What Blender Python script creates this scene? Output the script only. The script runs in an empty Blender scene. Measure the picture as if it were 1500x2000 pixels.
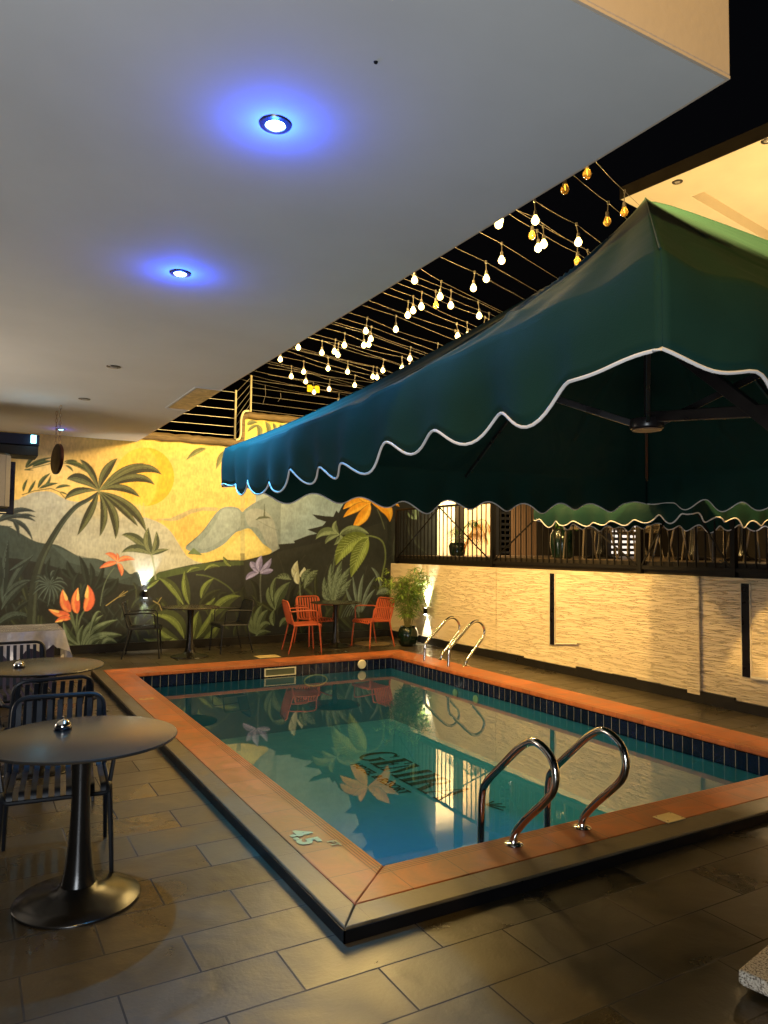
import bpy, bmesh, math, random
import numpy as np
from mathutils import Vector, Matrix
random.seed(7)
R = math.radians
PI = math.pi
sc = bpy.context.scene
C = sc.collection

# ------------------------------------------------------------------ camera
F = 1422.41; EYE = 1.6
_y, _t, _r = R(29.6657), R(2.955), R(0.6082)
_fw = Vector((math.sin(_y)*math.cos(_t), math.cos(_y)*math.cos(_t), math.sin(_t)))
_rt0 = Vector((math.cos(_y), -math.sin(_y), 0)); _up0 = _rt0.cross(_fw)
_rt = math.cos(_r)*_rt0+math.sin(_r)*_up0; _up = -math.sin(_r)*_rt0+math.cos(_r)*_up0
cd = bpy.data.cameras.new('camera'); cam = bpy.data.objects.new('camera', cd); C.objects.link(cam)
cam.matrix_world = Matrix(((_rt.x, _up.x, -_fw.x, 0), (_rt.y, _up.y, -_fw.y, 0), (_rt.z, _up.z, -_fw.z, EYE), (0, 0, 0, 1)))
cd.sensor_fit = 'VERTICAL'; cd.sensor_height = 36; cd.lens = F/2000*36; cd.clip_start = .05; cd.clip_end = 500
sc.camera = cam

def ray(x, y): return _fw*F+_rt*(x-750)-_up*(y-1000)
def onz(x, y, z=0): d = ray(x, y); return Vector((0, 0, EYE))+d*((z-EYE)/d.z)
def onv(x, y, v): d = ray(x, y); return Vector((0, 0, EYE))+d*(v/d.y)
def onu(x, y, u): d = ray(x, y); return Vector((0, 0, EYE))+d*(u/d.x)

# ------------------------------------------------------------------ world, exposure, lamps
w = bpy.data.worlds.new('World'); sc.world = w; w.use_nodes = True
nt = w.node_tree; sky = nt.nodes.new('ShaderNodeTexSky'); sky.sky_type = 'NISHITA'; sky.sun_disc = False
sky.sun_elevation = R(-4); sky.sun_rotation = R(200)
nt.links.new(sky.outputs[0], nt.nodes['Background'].inputs[0]); nt.nodes['Background'].inputs[1].default_value = .05
sc.view_settings.view_transform = 'Standard'; sc.view_settings.look = 'None'
sc.view_settings.exposure = 1.1; sc.view_settings.gamma = 1

def lamp(name, kind, loc, energy, col, size=.05, target=None, spot=None, blend=.5, parent=None):
    l = bpy.data.lights.new(name, kind); l.energy = energy; l.color = col
    if kind == 'AREA': l.size = size
    else: l.shadow_soft_size = size
    if kind == 'SPOT': l.spot_size = R(spot); l.spot_blend = blend
    o = bpy.data.objects.new(name, l); C.objects.link(o); o.location = loc
    if target is not None: o.rotation_euler = (Vector(target)-Vector(loc)).to_track_quat('-Z', 'Y').to_euler()
    if parent is not None: o.parent = parent; o.matrix_parent_inverse = parent.matrix_basis.inverted()
    return o
WARM = (1, .66, .26)
# the floodlights of the yard: one high behind the camera, a row along the outer edge of the roof slab
lamp('flood_lamp', 'SPOT', (-.5, -.4, 6.6), 500, (1, .58, .10), .12, (1.6, 1.6, 0), 80, .8)
for v in (2.6, 5.6, 8.6):
    lamp('flood_lamp', 'SPOT', (2.42, v, 4.75), 430, (1, .62, .20), .10, (6.9, v-.4, 1.25), 86, .9)
lamp('flood_lamp', 'SPOT', (7.6, 5.6, 4.9), 2500, (1, .68, .27), .6, (.2, 11.7, 2.1), 52, .8)  # extra unseen flood, added to brighten the mural's left part
lamp('flood_lamp', 'SPOT', (2.42, 1.75, 4.75), 850, (1, .62, .20), .10, (6.9, 3.9, .8), 70, .8)
# unseen upward area lamps added to brighten the roof soffit
lamp('soffit_fill', 'AREA', (-1.0, -.8, .8), 50, (.86, .92, .98), 1.4, (1.2, 3.2, 3.2))
lamp('soffit_fill', 'AREA', (-2.2, 7.2, 1.0), 38, (1, .84, .66), 1.2, (.6, 8.2, 3.2))
# unseen lamps added to brighten the terrace panels, chairs and upper ceiling
lamp('terrace_fill', 'SPOT', (8.4, 10.9, 4.1), 900, (1, .72, .36), .1, (8.9, 12.7, 2.2), 90, .8)
lamp('terrace_fill', 'POINT', (9.5, 5.5, 3.6), 110, (1, .68, .32), .1)
lamp('terrace_fill', 'SPOT', (8.6, 3.2, 3.2), 220, (1, .64, .24), .2, (8.9, 3.4, 6), 130, .7)

# ------------------------------------------------------------------ mesh helpers
class MB:
    def __init__(s): s.v = []; s.f = []; s.mi = []; s.uv = []
    def add(s, vs, fs, mi=0, uvs=None):
        n = len(s.v); s.v += [tuple(q) for q in vs]
        for k, f in enumerate(fs):
            s.f.append([n+i for i in f]); s.mi.append(mi)
            s.uv.append(uvs[k] if uvs else None)
        return s
    def box(s, a, b, mi=0, M=None, uv=False):
        x0, y0, z0 = a; x1, y1, z1 = b
        vs = [(x0, y0, z0), (x1, y0, z0), (x1, y1, z0), (x0, y1, z0), (x0, y0, z1), (x1, y0, z1), (x1, y1, z1), (x0, y1, z1)]
        if M is not None: vs = [M @ Vector(q) for q in vs]
        return s.add(vs, [(0, 3, 2, 1), (4, 5, 6, 7), (0, 1, 5, 4), (1, 2, 6, 5), (2, 3, 7, 6), (3, 0, 4, 7)], mi)
    def bar(s, p, q, w, h, mi=0, up=(0, 0, 1)):
        p = Vector(p); q = Vector(q); d = (q-p).normalized(); u = Vector(up)
        if abs(d.dot(u)) > .98: u = Vector((1, 0, 0))
        sx = d.cross(u).normalized(); sz = sx.cross(d).normalized()
        vs = []
        for c in (p, q):
            for a, b in ((-1, -1), (1, -1), (1, 1), (-1, 1)): vs.append(c+sx*a*w/2+sz*b*h/2)
        return s.add(vs, [(0, 1, 2, 3), (7, 6, 5, 4), (0, 4, 5, 1), (1, 5, 6, 2), (2, 6, 7, 3), (3, 7, 4, 0)], mi)
    def tube(s, pts, r, n=8, mi=0, closed=False, flat=1.0):
        pts = [Vector(q) for q in pts]; m = len(pts)
        rr = r if isinstance(r, (list, tuple)) else [r]*m
        t0 = (pts[1]-pts[0]).normalized(); ref = Vector((0, 0, 1)) if abs(t0.z) < .9 else Vector((1, 0, 0))
        a = t0.cross(ref).normalized(); vs = []
        for i in range(m):
            if closed: t = pts[(i+1) % m]-pts[i-1]
            else: t = pts[min(i+1, m-1)]-pts[max(i-1, 0)]
            t.normalize(); a = (a-t*a.dot(t)).normalized(); b = t.cross(a)
            for k in range(n):
                an = 2*PI*k/n; vs.append(pts[i]+a*math.cos(an)*rr[i]+b*math.sin(an)*rr[i]*flat)
        fs = []
        for i in range(m if closed else m-1):
            j = (i+1) % m
            for k in range(n): fs.append((i*n+k, i*n+(k+1) % n, j*n+(k+1) % n, j*n+k))
        if not closed: fs.append(tuple(range(n))[::-1]); fs.append(tuple(range((m-1)*n, m*n)))
        return s.add(vs, fs, mi)
    def lathe(s, prof, n=32, mi=0, c=(0, 0, 0), M=None):
        vs = []
        for r, z in prof:
            for k in range(n): vs.append((c[0]+r*math.cos(2*PI*k/n), c[1]+r*math.sin(2*PI*k/n), c[2]+z))
        if M is not None: vs = [M @ Vector(q) for q in vs]
        fs = []
        for i in range(len(prof)-1):
            for k in range(n): fs.append((i*n+k, i*n+(k+1) % n, (i+1)*n+(k+1) % n, (i+1)*n+k))
        fs.append(tuple(range(n))[::-1]); fs.append(tuple(range((len(prof)-1)*n, len(prof)*n)))
        return s.add(vs, fs, mi)
    def prism(s, poly, z0, z1, mi=0, M=None):
        n = len(poly)
        vs = [(x, y, z0) for x, y in poly]+[(x, y, z1) for x, y in poly]
        if M is not None: vs = [M @ Vector(q) for q in vs]
        fs = [tuple(range(n))[::-1], tuple(range(n, 2*n))]+[(i, (i+1) % n, n+(i+1) % n, n+i) for i in range(n)]
        return s.add(vs, fs, mi)
    def build(s, name, mats, parent=None, smooth=False, bevel=0, world=True, angle=40):
        me = bpy.data.meshes.new(name); me.from_pydata(s.v, [], s.f)
        if not isinstance(mats, (list, tuple)): mats = [mats]
        for m in mats: me.materials.append(m)
        me.polygons.foreach_set('material_index', s.mi)
        if any(u is not None for u in s.uv):
            ul = me.uv_layers.new(name='UVMap')
            for p, u in zip(me.polygons, s.uv):
                if u is not None:
                    for li, c in zip(p.loop_indices, u): ul.data[li].uv = c
        bm = bmesh.new(); bm.from_mesh(me); bmesh.ops.recalc_face_normals(bm, faces=bm.faces); bm.to_mesh(me); bm.free()
        if smooth:
            me.polygons.foreach_set('use_smooth', [True]*len(me.polygons))
            try: me.set_sharp_from_angle(angle=R(angle))
            except Exception: pass
        o = bpy.data.objects.new(name, me); C.objects.link(o)
        if parent is not None:
            o.parent = parent
            if world: o.matrix_parent_inverse = parent.matrix_basis.inverted()
        if bevel:
            b = o.modifiers.new('bevel', 'BEVEL'); b.width = bevel; b.segments = 2; b.limit_method = 'ANGLE'; b.angle_limit = R(40)
        return o

def tag(o, label=None, cat=None, group=None, kind=None):
    if label: o['label'] = label
    if cat: o['category'] = cat
    if group: o['group'] = group
    if kind: o['kind'] = kind
    return o
def thing(name, loc, label, cat, group=None, rz=0):
    o = bpy.data.objects.new(name, None); C.objects.link(o); o.location = loc; o.rotation_euler = (0, 0, rz); o.empty_display_size = .1
    return tag(o, label, cat, group)
def struct(o): o['kind'] = 'structure'; return o
def copy_tree(o, parent=None):
    c = o.copy(); C.objects.link(c)
    if parent is not None: c.parent = parent
    for ch in list(KIDS.get(o.name, [])) or [x for x in o.children]: copy_tree(ch, c)
    return c
KIDS = {}
def arc(c, r, a0, a1, n, ax=(1, 0, 0), ay=(0, 0, 1)):
    c = Vector(c); ax = Vector(ax); ay = Vector(ay)
    return [c+ax*r*math.cos(R(a0+(a1-a0)*i/n))+ay*r*math.sin(R(a0+(a1-a0)*i/n)) for i in range(n+1)]
def fillet(pts, rad, n=5):
    pts = [Vector(q) for q in pts]; out = [pts[0]]
    for i in range(1, len(pts)-1):
        a, b, c = pts[i-1], pts[i], pts[i+1]
        r = min(rad, (a-b).length*.49, (c-b).length*.49)
        p = b+(a-b).normalized()*r; q = b+(c-b).normalized()*r
        for k in range(n+1):
            t = k/n; out.append(p*(1-t)**2+b*2*t*(1-t)+q*t*t)
    out.append(pts[-1]); return out

# ------------------------------------------------------------------ materials
def lin(h):
    h = h.lstrip('#'); return tuple(((int(h[i:i+2], 16)/255)/12.92 if int(h[i:i+2], 16)/255 < .04045 else ((int(h[i:i+2], 16)/255+.055)/1.055)**2.4) for i in (0, 2, 4))
def N(nt, t, **k):
    n = nt.nodes.new(t)
    for a, b in k.items():
        if a.startswith('i_'):
            key = a[2:].replace('_', ' ')
            n.inputs[int(key) if key.isdigit() else key].default_value = b
        else: setattr(n, a, b)
    return n
def mat(name, col, rough=.5, metal=0, var=.12, scale=6, bump=0, bscale=40, spec=.5, coat=0, rvar=.08, emis=None, es=0, trans=0, stretch=None, sheen=0):
    m = bpy.data.materials.new(name); m.use_nodes = True; nt = m.node_tree; b = nt.nodes['Principled BSDF']
    tc = N(nt, 'ShaderNodeTexCoord'); mp = N(nt, 'ShaderNodeMapping'); nt.links.new(tc.outputs['Object'], mp.inputs[0])
    if stretch: mp.inputs['Scale'].default_value = stretch
    no = N(nt, 'ShaderNodeTexNoise', i_Scale=scale, i_Detail=6, i_Roughness=.6); nt.links.new(mp.outputs[0], no.inputs[0])
    cr = N(nt, 'ShaderNodeMapRange', i_From_Min=.3, i_From_Max=.7, i_To_Min=1-var, i_To_Max=1+var); nt.links.new(no.outputs[0], cr.inputs[0])
    mx = N(nt, 'ShaderNodeVectorMath', operation='SCALE'); mx.inputs[0].default_value = col[:3]; nt.links.new(cr.outputs[0], mx.inputs['Scale'])
    nt.links.new(mx.outputs[0], b.inputs['Base Color'])
    rr = N(nt, 'ShaderNodeMapRange', i_From_Min=.3, i_From_Max=.7, i_To_Min=max(0, rough-rvar), i_To_Max=min(1, rough+rvar)); nt.links.new(no.outputs[0], rr.inputs[0])
    nt.links.new(rr.outputs[0], b.inputs['Roughness'])
    b.inputs['Metallic'].default_value = metal; b.inputs['Specular IOR Level'].default_value = spec; b.inputs['Coat Weight'].default_value = coat
    b.inputs['Coat Roughness'].default_value = .1
    if sheen: b.inputs['Sheen Weight'].default_value = sheen
    if trans: b.inputs['Transmission Weight'].default_value = trans
    if bump:
        n2 = N(nt, 'ShaderNodeTexNoise', i_Scale=bscale, i_Detail=5); nt.links.new(mp.outputs[0], n2.inputs[0])
        bp = N(nt, 'ShaderNodeBump', i_Strength=bump, i_Distance=.01); nt.links.new(n2.outputs[0], bp.inputs['Height']); nt.links.new(bp.outputs[0], b.inputs['Normal'])
    if emis: b.inputs['Emission Color'].default_value = (*emis, 1); b.inputs['Emission Strength'].default_value = es
    return m
def emit(name, col, s, nosample=True):
    m = bpy.data.materials.new(name); m.use_nodes = True; nt = m.node_tree; nt.nodes.clear()
    e = N(nt, 'ShaderNodeEmission'); e.inputs[0].default_value = (*col, 1); e.inputs[1].default_value = s
    o = N(nt, 'ShaderNodeOutputMaterial'); nt.links.new(e.outputs[0], o.inputs[0])
    if nosample: m.cycles.emission_sampling = 'NONE'
    return m

def slate(name, col, grid=True):
    m = bpy.data.materials.new(name); m.use_nodes = True; nt = m.node_tree; b = nt.nodes['Principled BSDF']; L = nt.links.new
    tc = N(nt, 'ShaderNodeTexCoord'); mp = N(nt, 'ShaderNodeMapping'); L(tc.outputs['Object'], mp.inputs[0])
    mp.inputs['Location'].default_value = (-1.12+6, -2.205+20*.295, 0)
    br = N(nt, 'ShaderNodeTexBrick'); br.offset = .5; br.squash = 1
    for k, v in (('Scale', 1), ('Mortar Size', .0040), ('Mortar Smooth', .15), ('Bias', 0), ('Brick Width', .6), ('Row Height', .295)): br.inputs[k].default_value = v
    br.inputs['Color1'].default_value = (.2, .2, .2, 1); br.inputs['Color2'].default_value = (.8, .8, .8, 1); br.inputs['Mortar'].default_value = (.5, .5, .5, 1)
    L(mp.outputs[0], br.inputs[0])
    big = N(nt, 'ShaderNodeTexNoise', i_Scale=2.2, i_Detail=7, i_Roughness=.6, i_Distortion=.6); L(tc.outputs['Object'], big.inputs[0])
    rid = N(nt, 'ShaderNodeTexNoise', i_Scale=7.5, i_Detail=9, i_Roughness=.58, i_Distortion=.35)
    rid.noise_type = 'RIDGED_MULTIFRACTAL' if hasattr(rid, 'noise_type') else 'FBM'
    # every tile samples its own patch of stone
    off = N(nt, 'ShaderNodeVectorMath', operation='MULTIPLY_ADD'); L(br.outputs['Color'], off.inputs[0]); off.inputs[1].default_value = (9, 5, 3); L(tc.outputs['Object'], off.inputs[2])
    L(off.outputs[0], rid.inputs[0])
    mixn = N(nt, 'ShaderNodeMix', data_type='RGBA'); L(big.outputs[0], mixn.inputs['Factor'])
    mixn.inputs[6].default_value = (*[c*.65 for c in col], 1); mixn.inputs[7].default_value = (*[c*1.4 for c in col], 1)
    tv = N(nt, 'ShaderNodeMix', data_type='RGBA', blend_type='MULTIPLY'); tv.inputs['Factor'].default_value = 1; L(mixn.outputs[2], tv.inputs[6])
    tr = N(nt, 'ShaderNodeMapRange', i_To_Min=.6, i_To_Max=1.4); L(br.outputs['Color'], tr.inputs[0]); L(tr.outputs[0], tv.inputs[7])
    mm = N(nt, 'ShaderNodeMix', data_type='RGBA'); L(tv.outputs[2], mm.inputs[6])
    n3 = N(nt, 'ShaderNodeTexNoise', i_Scale=1.3, i_Detail=2); L(tc.outputs['Object'], n3.inputs[0])
    cr = N(nt, 'ShaderNodeValToRGB'); L(n3.outputs[0], cr.inputs[0]); cr.color_ramp.elements[0].position = .5; cr.color_ramp.elements[1].position = .72
    cr.color_ramp.elements[0].color = (.003, .003, .003, 1); cr.color_ramp.elements[1].color = (.09, .07, .045, 1)
    L(cr.outputs[0], mm.inputs[7])
    if grid: L(br.outputs['Fac'], mm.inputs['Factor'])
    else: mm.inputs['Factor'].default_value = 0
    L(mm.outputs[2], b.inputs['Base Color'])
    rr = N(nt, 'ShaderNodeMapRange', i_From_Min=.3, i_From_Max=.7, i_To_Min=.26, i_To_Max=.42); L(big.outputs[0], rr.inputs[0]); rv = N(nt, 'ShaderNodeMapRange', i_From_Min=.2, i_From_Max=.8, i_To_Min=-.07, i_To_Max=.09); L(br.outputs['Color'], rv.inputs[0])
    ra = N(nt, 'ShaderNodeMath', operation='ADD'); L(rr.outputs[0], ra.inputs[0]); L(rv.outputs[0], ra.inputs[1])
    rm = N(nt, 'ShaderNodeMath', operation='MULTIPLY_ADD'); L(br.outputs['Fac'], rm.inputs[0]); rm.inputs[1].default_value = .5 if grid else 0; L(ra.outputs[0], rm.inputs[2]); L(rm.outputs[0], b.inputs['Roughness'])
    ad = N(nt, 'ShaderNodeMath', operation='MULTIPLY_ADD'); L(rid.outputs[0], ad.inputs[0]); ad.inputs[1].default_value = .5; L(big.outputs[0], ad.inputs[2])
    fine = N(nt, 'ShaderNodeTexNoise', i_Scale=60, i_Detail=4); L(tc.outputs['Object'], fine.inputs[0])
    a2 = N(nt, 'ShaderNodeMath', operation='MULTIPLY_ADD'); L(fine.outputs[0], a2.inputs[0]); a2.inputs[1].default_value = .12; L(ad.outputs[0], a2.inputs[2])
    sb = N(nt, 'ShaderNodeMath', operation='SUBTRACT'); L(a2.outputs[0], sb.inputs[0])
    if grid: L(br.outputs['Fac'], sb.inputs[1])
    else: sb.inputs[1].default_value = 0
    bp = N(nt, 'ShaderNodeBump', i_Strength=.6, i_Distance=.009); L(sb.outputs[0], bp.inputs['Height']); L(bp.outputs[0], b.inputs['Normal'])
    b.inputs['Specular IOR Level'].default_value = .6
    return m
M = {}
M['slate'] = slate('dark_slate_tiles', (.041, .032, .017))
M['slate_border'] = slate('dark_slate_border', (.06, .05, .03), grid=False)
M['black_tile'] = mat('black_glazed_tile', (.004, .004, .005), .35, spec=.25, bump=.05, bscale=12)
M['soffit'] = mat('painted_soffit', (.62, .62, .60), .85, var=.06, scale=.9, bump=.12, bscale=5)
M['fascia'] = mat('painted_fascia', (.66, .54, .41), .8, var=.05, scale=1.5, bump=.12, bscale=30)
M['cream'] = mat('cream_paint', (.72, .64, .48), .7, var=.05, scale=2)
M['brown_dark'] = mat('dark_brown_paint', (.016, .012, .008), .6, spec=.25)
M['black_paint'] = mat('black_paint', (.006, .006, .007), .55, spec=.2)
M['rail'] = mat('dark_rail_paint', (.005, .004, .0035), .5, spec=.22)
M['skirting'] = mat('black_skirting', (.010, .009, .008), .35, bump=.3, bscale=25)
M['steel'] = mat('polished_steel', (.72, .70, .66), .12, metal=1, var=.05, rvar=.05, scale=20)
M['chair_black'] = mat('anthracite_powder_coat', (.009, .010, .013), .45, spec=.35, bump=.03, bscale=300)
M['chair_bronze'] = mat('bronze_powder_coat', (.10, .075, .045), .4)
M['chair_orange'] = mat('orange_powder_coat', (.45, .085, .03), .5, bump=.03, bscale=300)
M['table_black'] = mat('dark_satin_tabletop', (.030, .025, .020), .25, var=0, rvar=0, scale=3)
M['table_metal'] = mat('black_enamelled_metal', (.008, .007, .006), .24, rvar=.03)
M['bell_chrome'] = mat('bell_chrome', (.85, .82, .74), .06, metal=1, rvar=.02)
M['gloss_black'] = mat('gloss_black_plastic', (.004, .004, .007), .3, spec=.25)
M['canopy'] = mat('green_canopy_cloth', (.0035, .026, .018), .85, var=.10, scale=5, bump=.12, bscale=260, spec=.2, sheen=0)
M['piping'] = mat('white_hem_tape', (.66, .62, .58), .7, bump=.1, bscale=200)
M['umb_metal'] = mat('black_umbrella_frame', (.012, .010, .010), .3)
M['pot'] = mat('green_glazed_pot', (.003, .012, .007), .14)
M['wood'] = mat('dark_log', (.15, .105, .05), .7, var=.5, scale=5, bump=.9, bscale=9, stretch=(.6, 6, 6))
M['cable'] = mat('pale_cable', (.08, .07, .055), .5)
M['socket'] = mat('dark_lampholder', (.05, .045, .035), .4)
M['bulb_on'] = emit('lit_bulb', (1, .70, .20), 7)
M['blue_on'] = emit('lit_blue_downlight', (.35, .72, 1), 30)
M['white_on'] = emit('lit_white_lamp', (1, .97, .86), 30)
M['cyan_on'] = emit('lit_cyan_indicator', (.25, .85, 1), 5)
M['trim'] = mat('downlight_trim', (.10, .09, .08), .3, metal=.6)
M['lens_off'] = mat('unlit_downlight_lens', (.32, .30, .27), .2)
M['white_plastic'] = mat('aged_white_plastic', (.66, .60, .42), .4)
M['brass'] = mat('yellowed_plate', (.62, .48, .22), .45, bump=.2, bscale=60)
M['yellow_sign'] = mat('yellow_sign_board', (.85, .72, .02), .5)
M['chain'] = mat('tarnished_chain', (.38, .27, .17), .35, metal=1)
M['sign_red'] = mat('dark_red_board', (.020, .004, .003), .5, spec=.2)
M['grille'] = mat('speaker_grille', (.09, .09, .12), .6, bump=.5, bscale=350)
M['wire'] = mat('fence_wire', (.5, .47, .4), .4, metal=.6)
M['post_white'] = mat('pale_fence_post', (.72, .66, .42), .55)
def glass_bulb():
    m = bpy.data.materials.new('amber_bulb_glass'); m.use_nodes = True; b = m.node_tree.nodes['Principled BSDF']
    b.inputs['Base Color'].default_value = (.85, .55, .14, 1); b.inputs['Transmission Weight'].default_value = .75; b.inputs['Roughness'].default_value = .05; b.inputs['IOR'].default_value = 1.3
    return m
M['bulb_off'] = glass_bulb()
def granite():
    m = mat('speckled_granite', (.55, .47, .36), .5, var=.15); nt = m.node_tree; b = nt.nodes['Principled BSDF']; L = nt.links.new
    tc = N(nt, 'ShaderNodeTexCoord'); v = N(nt, 'ShaderNodeTexNoise', i_Scale=140, i_Detail=3); L(tc.outputs['Object'], v.inputs[0])
    cr = N(nt, 'ShaderNodeValToRGB'); L(v.outputs[0], cr.inputs[0]); e = cr.color_ramp.elements
    e[0].position = .38; e[0].color = (.10, .07, .05, 1); e[1].position = .5; e[1].color = (.58, .50, .38, 1); x = e.new(.66); x.color = (.72, .66, .55, 1)
    L(cr.outputs[0], b.inputs['Base Color'])
    return m
M['granite'] = granite()
def plaster():
    m = bpy.data.materials.new('combed_cream_plaster'); m.use_nodes = True; nt = m.node_tree; b = nt.nodes['Principled BSDF']; L = nt.links.new
    tc = N(nt, 'ShaderNodeTexCoord')
    mp = N(nt, 'ShaderNodeMapping'); L(tc.outputs['Object'], mp.inputs[0]); mp.inputs['Scale'].default_value = (1, .8, 17)
    n1 = N(nt, 'ShaderNodeTexNoise', i_Scale=4.0, i_Detail=2.5, i_Roughness=.5, i_Distortion=.12); L(mp.outputs[0], n1.inputs[0])
    s1 = N(nt, 'ShaderNodeMath', operation='SUBTRACT'); L(n1.outputs[0], s1.inputs[0]); s1.inputs[1].default_value = .5
    ab = N(nt, 'ShaderNodeMath', operation='ABSOLUTE'); L(s1.outputs[0], ab.inputs[0])
    r1 = N(nt, 'ShaderNodeMapRange', interpolation_type='SMOOTHSTEP', i_From_Min=.004, i_From_Max=.05); L(ab.outputs[0], r1.inputs[0])
    n2 = N(nt, 'ShaderNodeTexNoise', i_Scale=2.1, i_Detail=2); L(tc.outputs['Object'], n2.inputs[0])
    n3 = N(nt, 'ShaderNodeTexNoise', i_Scale=45, i_Detail=4); L(tc.outputs['Object'], n3.inputs[0])
    a = N(nt, 'ShaderNodeMath', operation='MULTIPLY_ADD'); L(n3.outputs[0], a.inputs[0]); a.inputs[1].default_value = .25; L(r1.outputs[0], a.inputs[2])
    bp = N(nt, 'ShaderNodeBump', i_Strength=.95, i_Distance=.014); L(a.outputs[0], bp.inputs['Height']); L(bp.outputs[0], b.inputs['Normal'])
    mx = N(nt, 'ShaderNodeMix', data_type='RGBA'); L(n2.outputs[0], mx.inputs['Factor']); mx.inputs[6].default_value = (.74, .60, .38, 1); mx.inputs[7].default_value = (.82, .68, .44, 1)
    L(mx.outputs[2], b.inputs['Base Color']); b.inputs['Roughness'].default_value = .8
    return m
M['plaster'] = plaster()
def uvtiles(name, c1, c2, mortar, bw, bh, ms, rough, groove=False, bump=.3, mot=1):
    m = bpy.data.materials.new(name); m.use_nodes = True; nt = m.node_tree; b = nt.nodes['Principled BSDF']; L = nt.links.new
    uv = N(nt, 'ShaderNodeUVMap'); br = N(nt, 'ShaderNodeTexBrick'); br.offset = 0
    for k, v in (('Scale', 1), ('Mortar Size', ms), ('Mortar Smooth', .1), ('Bias', 0), ('Brick Width', bw), ('Row Height', bh)): br.inputs[k].default_value = v
    br.inputs['Color1'].default_value = (*c1, 1); br.inputs['Color2'].default_value = (*c2, 1); br.inputs['Mortar'].default_value = (*mortar, 1)
    L(uv.outputs[0], br.inputs[0])
    tc = N(nt, 'ShaderNodeTexCoord'); no = N(nt, 'ShaderNodeTexNoise', i_Scale=5, i_Detail=7, i_Roughness=.65, i_Distortion=.8); L(tc.outputs['Object'], no.inputs[0])
    mr = N(nt, 'ShaderNodeMapRange', i_From_Min=.3, i_From_Max=.7, i_To_Min=1-.4*mot, i_To_Max=1+.35*mot); L(no.outputs[0], mr.inputs[0])
    mu = N(nt, 'ShaderNodeVectorMath', operation='SCALE'); L(br.outputs['Color'], mu.inputs[0]); L(mr.outputs[0], mu.inputs['Scale'])
    last = mu.outputs[0]
    hsrc = N(nt, 'ShaderNodeMath', operation='SUBTRACT'); L(no.outputs[0], hsrc.inputs[0]); L(br.outputs['Fac'], hsrc.inputs[1]); h = hsrc.outputs[0]
    if groove:
        sx = N(nt, 'ShaderNodeSeparateXYZ'); L(uv.outputs[0], sx.inputs[0])
        # ribs run along the inner edge, the first ten centimetres of every tile
        s = N(nt, 'ShaderNodeMath', operation='MULTIPLY'); L(sx.outputs[1], s.inputs[0]); s.inputs[1].default_value = 2*PI/.017
        sn = N(nt, 'ShaderNodeMath', operation='SINE'); L(s.outputs[0], sn.inputs[0])
        t = N(nt, 'ShaderNodeMapRange', i_From_Min=.25, i_From_Max=.75); L(sn.outputs[0], t.inputs[0])
        lt = N(nt, 'ShaderNodeMath', operation='LESS_THAN'); L(sx.outputs[1], lt.inputs[0]); lt.inputs[1].default_value = .086
        g = N(nt, 'ShaderNodeMath', operation='MULTIPLY'); L(t.outputs[0], g.inputs[0]); L(lt.outputs[0], g.inputs[1])
        mg = N(nt, 'ShaderNodeMix', data_type='RGBA'); L(g.outputs[0], mg.inputs['Factor']); L(last, mg.inputs[6]); mg.inputs[7].default_value = (.12, .035, .015, 1); last = mg.outputs[2]
        hs = N(nt, 'ShaderNodeMath', operation='MULTIPLY_ADD'); L(g.outputs[0], hs.inputs[0]); hs.inputs[1].default_value = -1.5; L(h, hs.inputs[2]); h = hs.outputs[0]
    L(last, b.inputs['Base Color'])
    bp = N(nt, 'ShaderNodeBump', i_Strength=bump, i_Distance=.006); L(h, bp.inputs['Height']); L(bp.outputs[0], b.inputs['Normal'])
    rr = N(nt, 'ShaderNodeMapRange', i_From_Min=.3, i_From_Max=.7, i_To_Min=rough*.75, i_To_Max=rough*1.25); L(no.outputs[0], rr.inputs[0]); L(rr.outputs[0], b.inputs['Roughness'])
    return m
M['coping'] = uvtiles('terracotta_coping', (.31, .088, .024), (.41, .118, .034), (.13, .05, .025), .31, 10, .0025, .42, True)
M['coping_slate'] = uvtiles('slate_coping', (.07, .058, .036), (.09, .072, .045), (.03, .025, .02), .62, 10, .002, .36, False, .5)
M['band'] = uvtiles('navy_pool_tile', (.003, .005, .020), (.006, .009, .034), (.17, .18, .18), .10, .30, .0028, .12, False, .1)
M['basin'] = uvtiles('teal_pool_tile', (.070, .25, .41), (.073, .26, .42), (.070, .25, .41), 20, 20, .0, .4, False, .0, .06)
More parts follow.
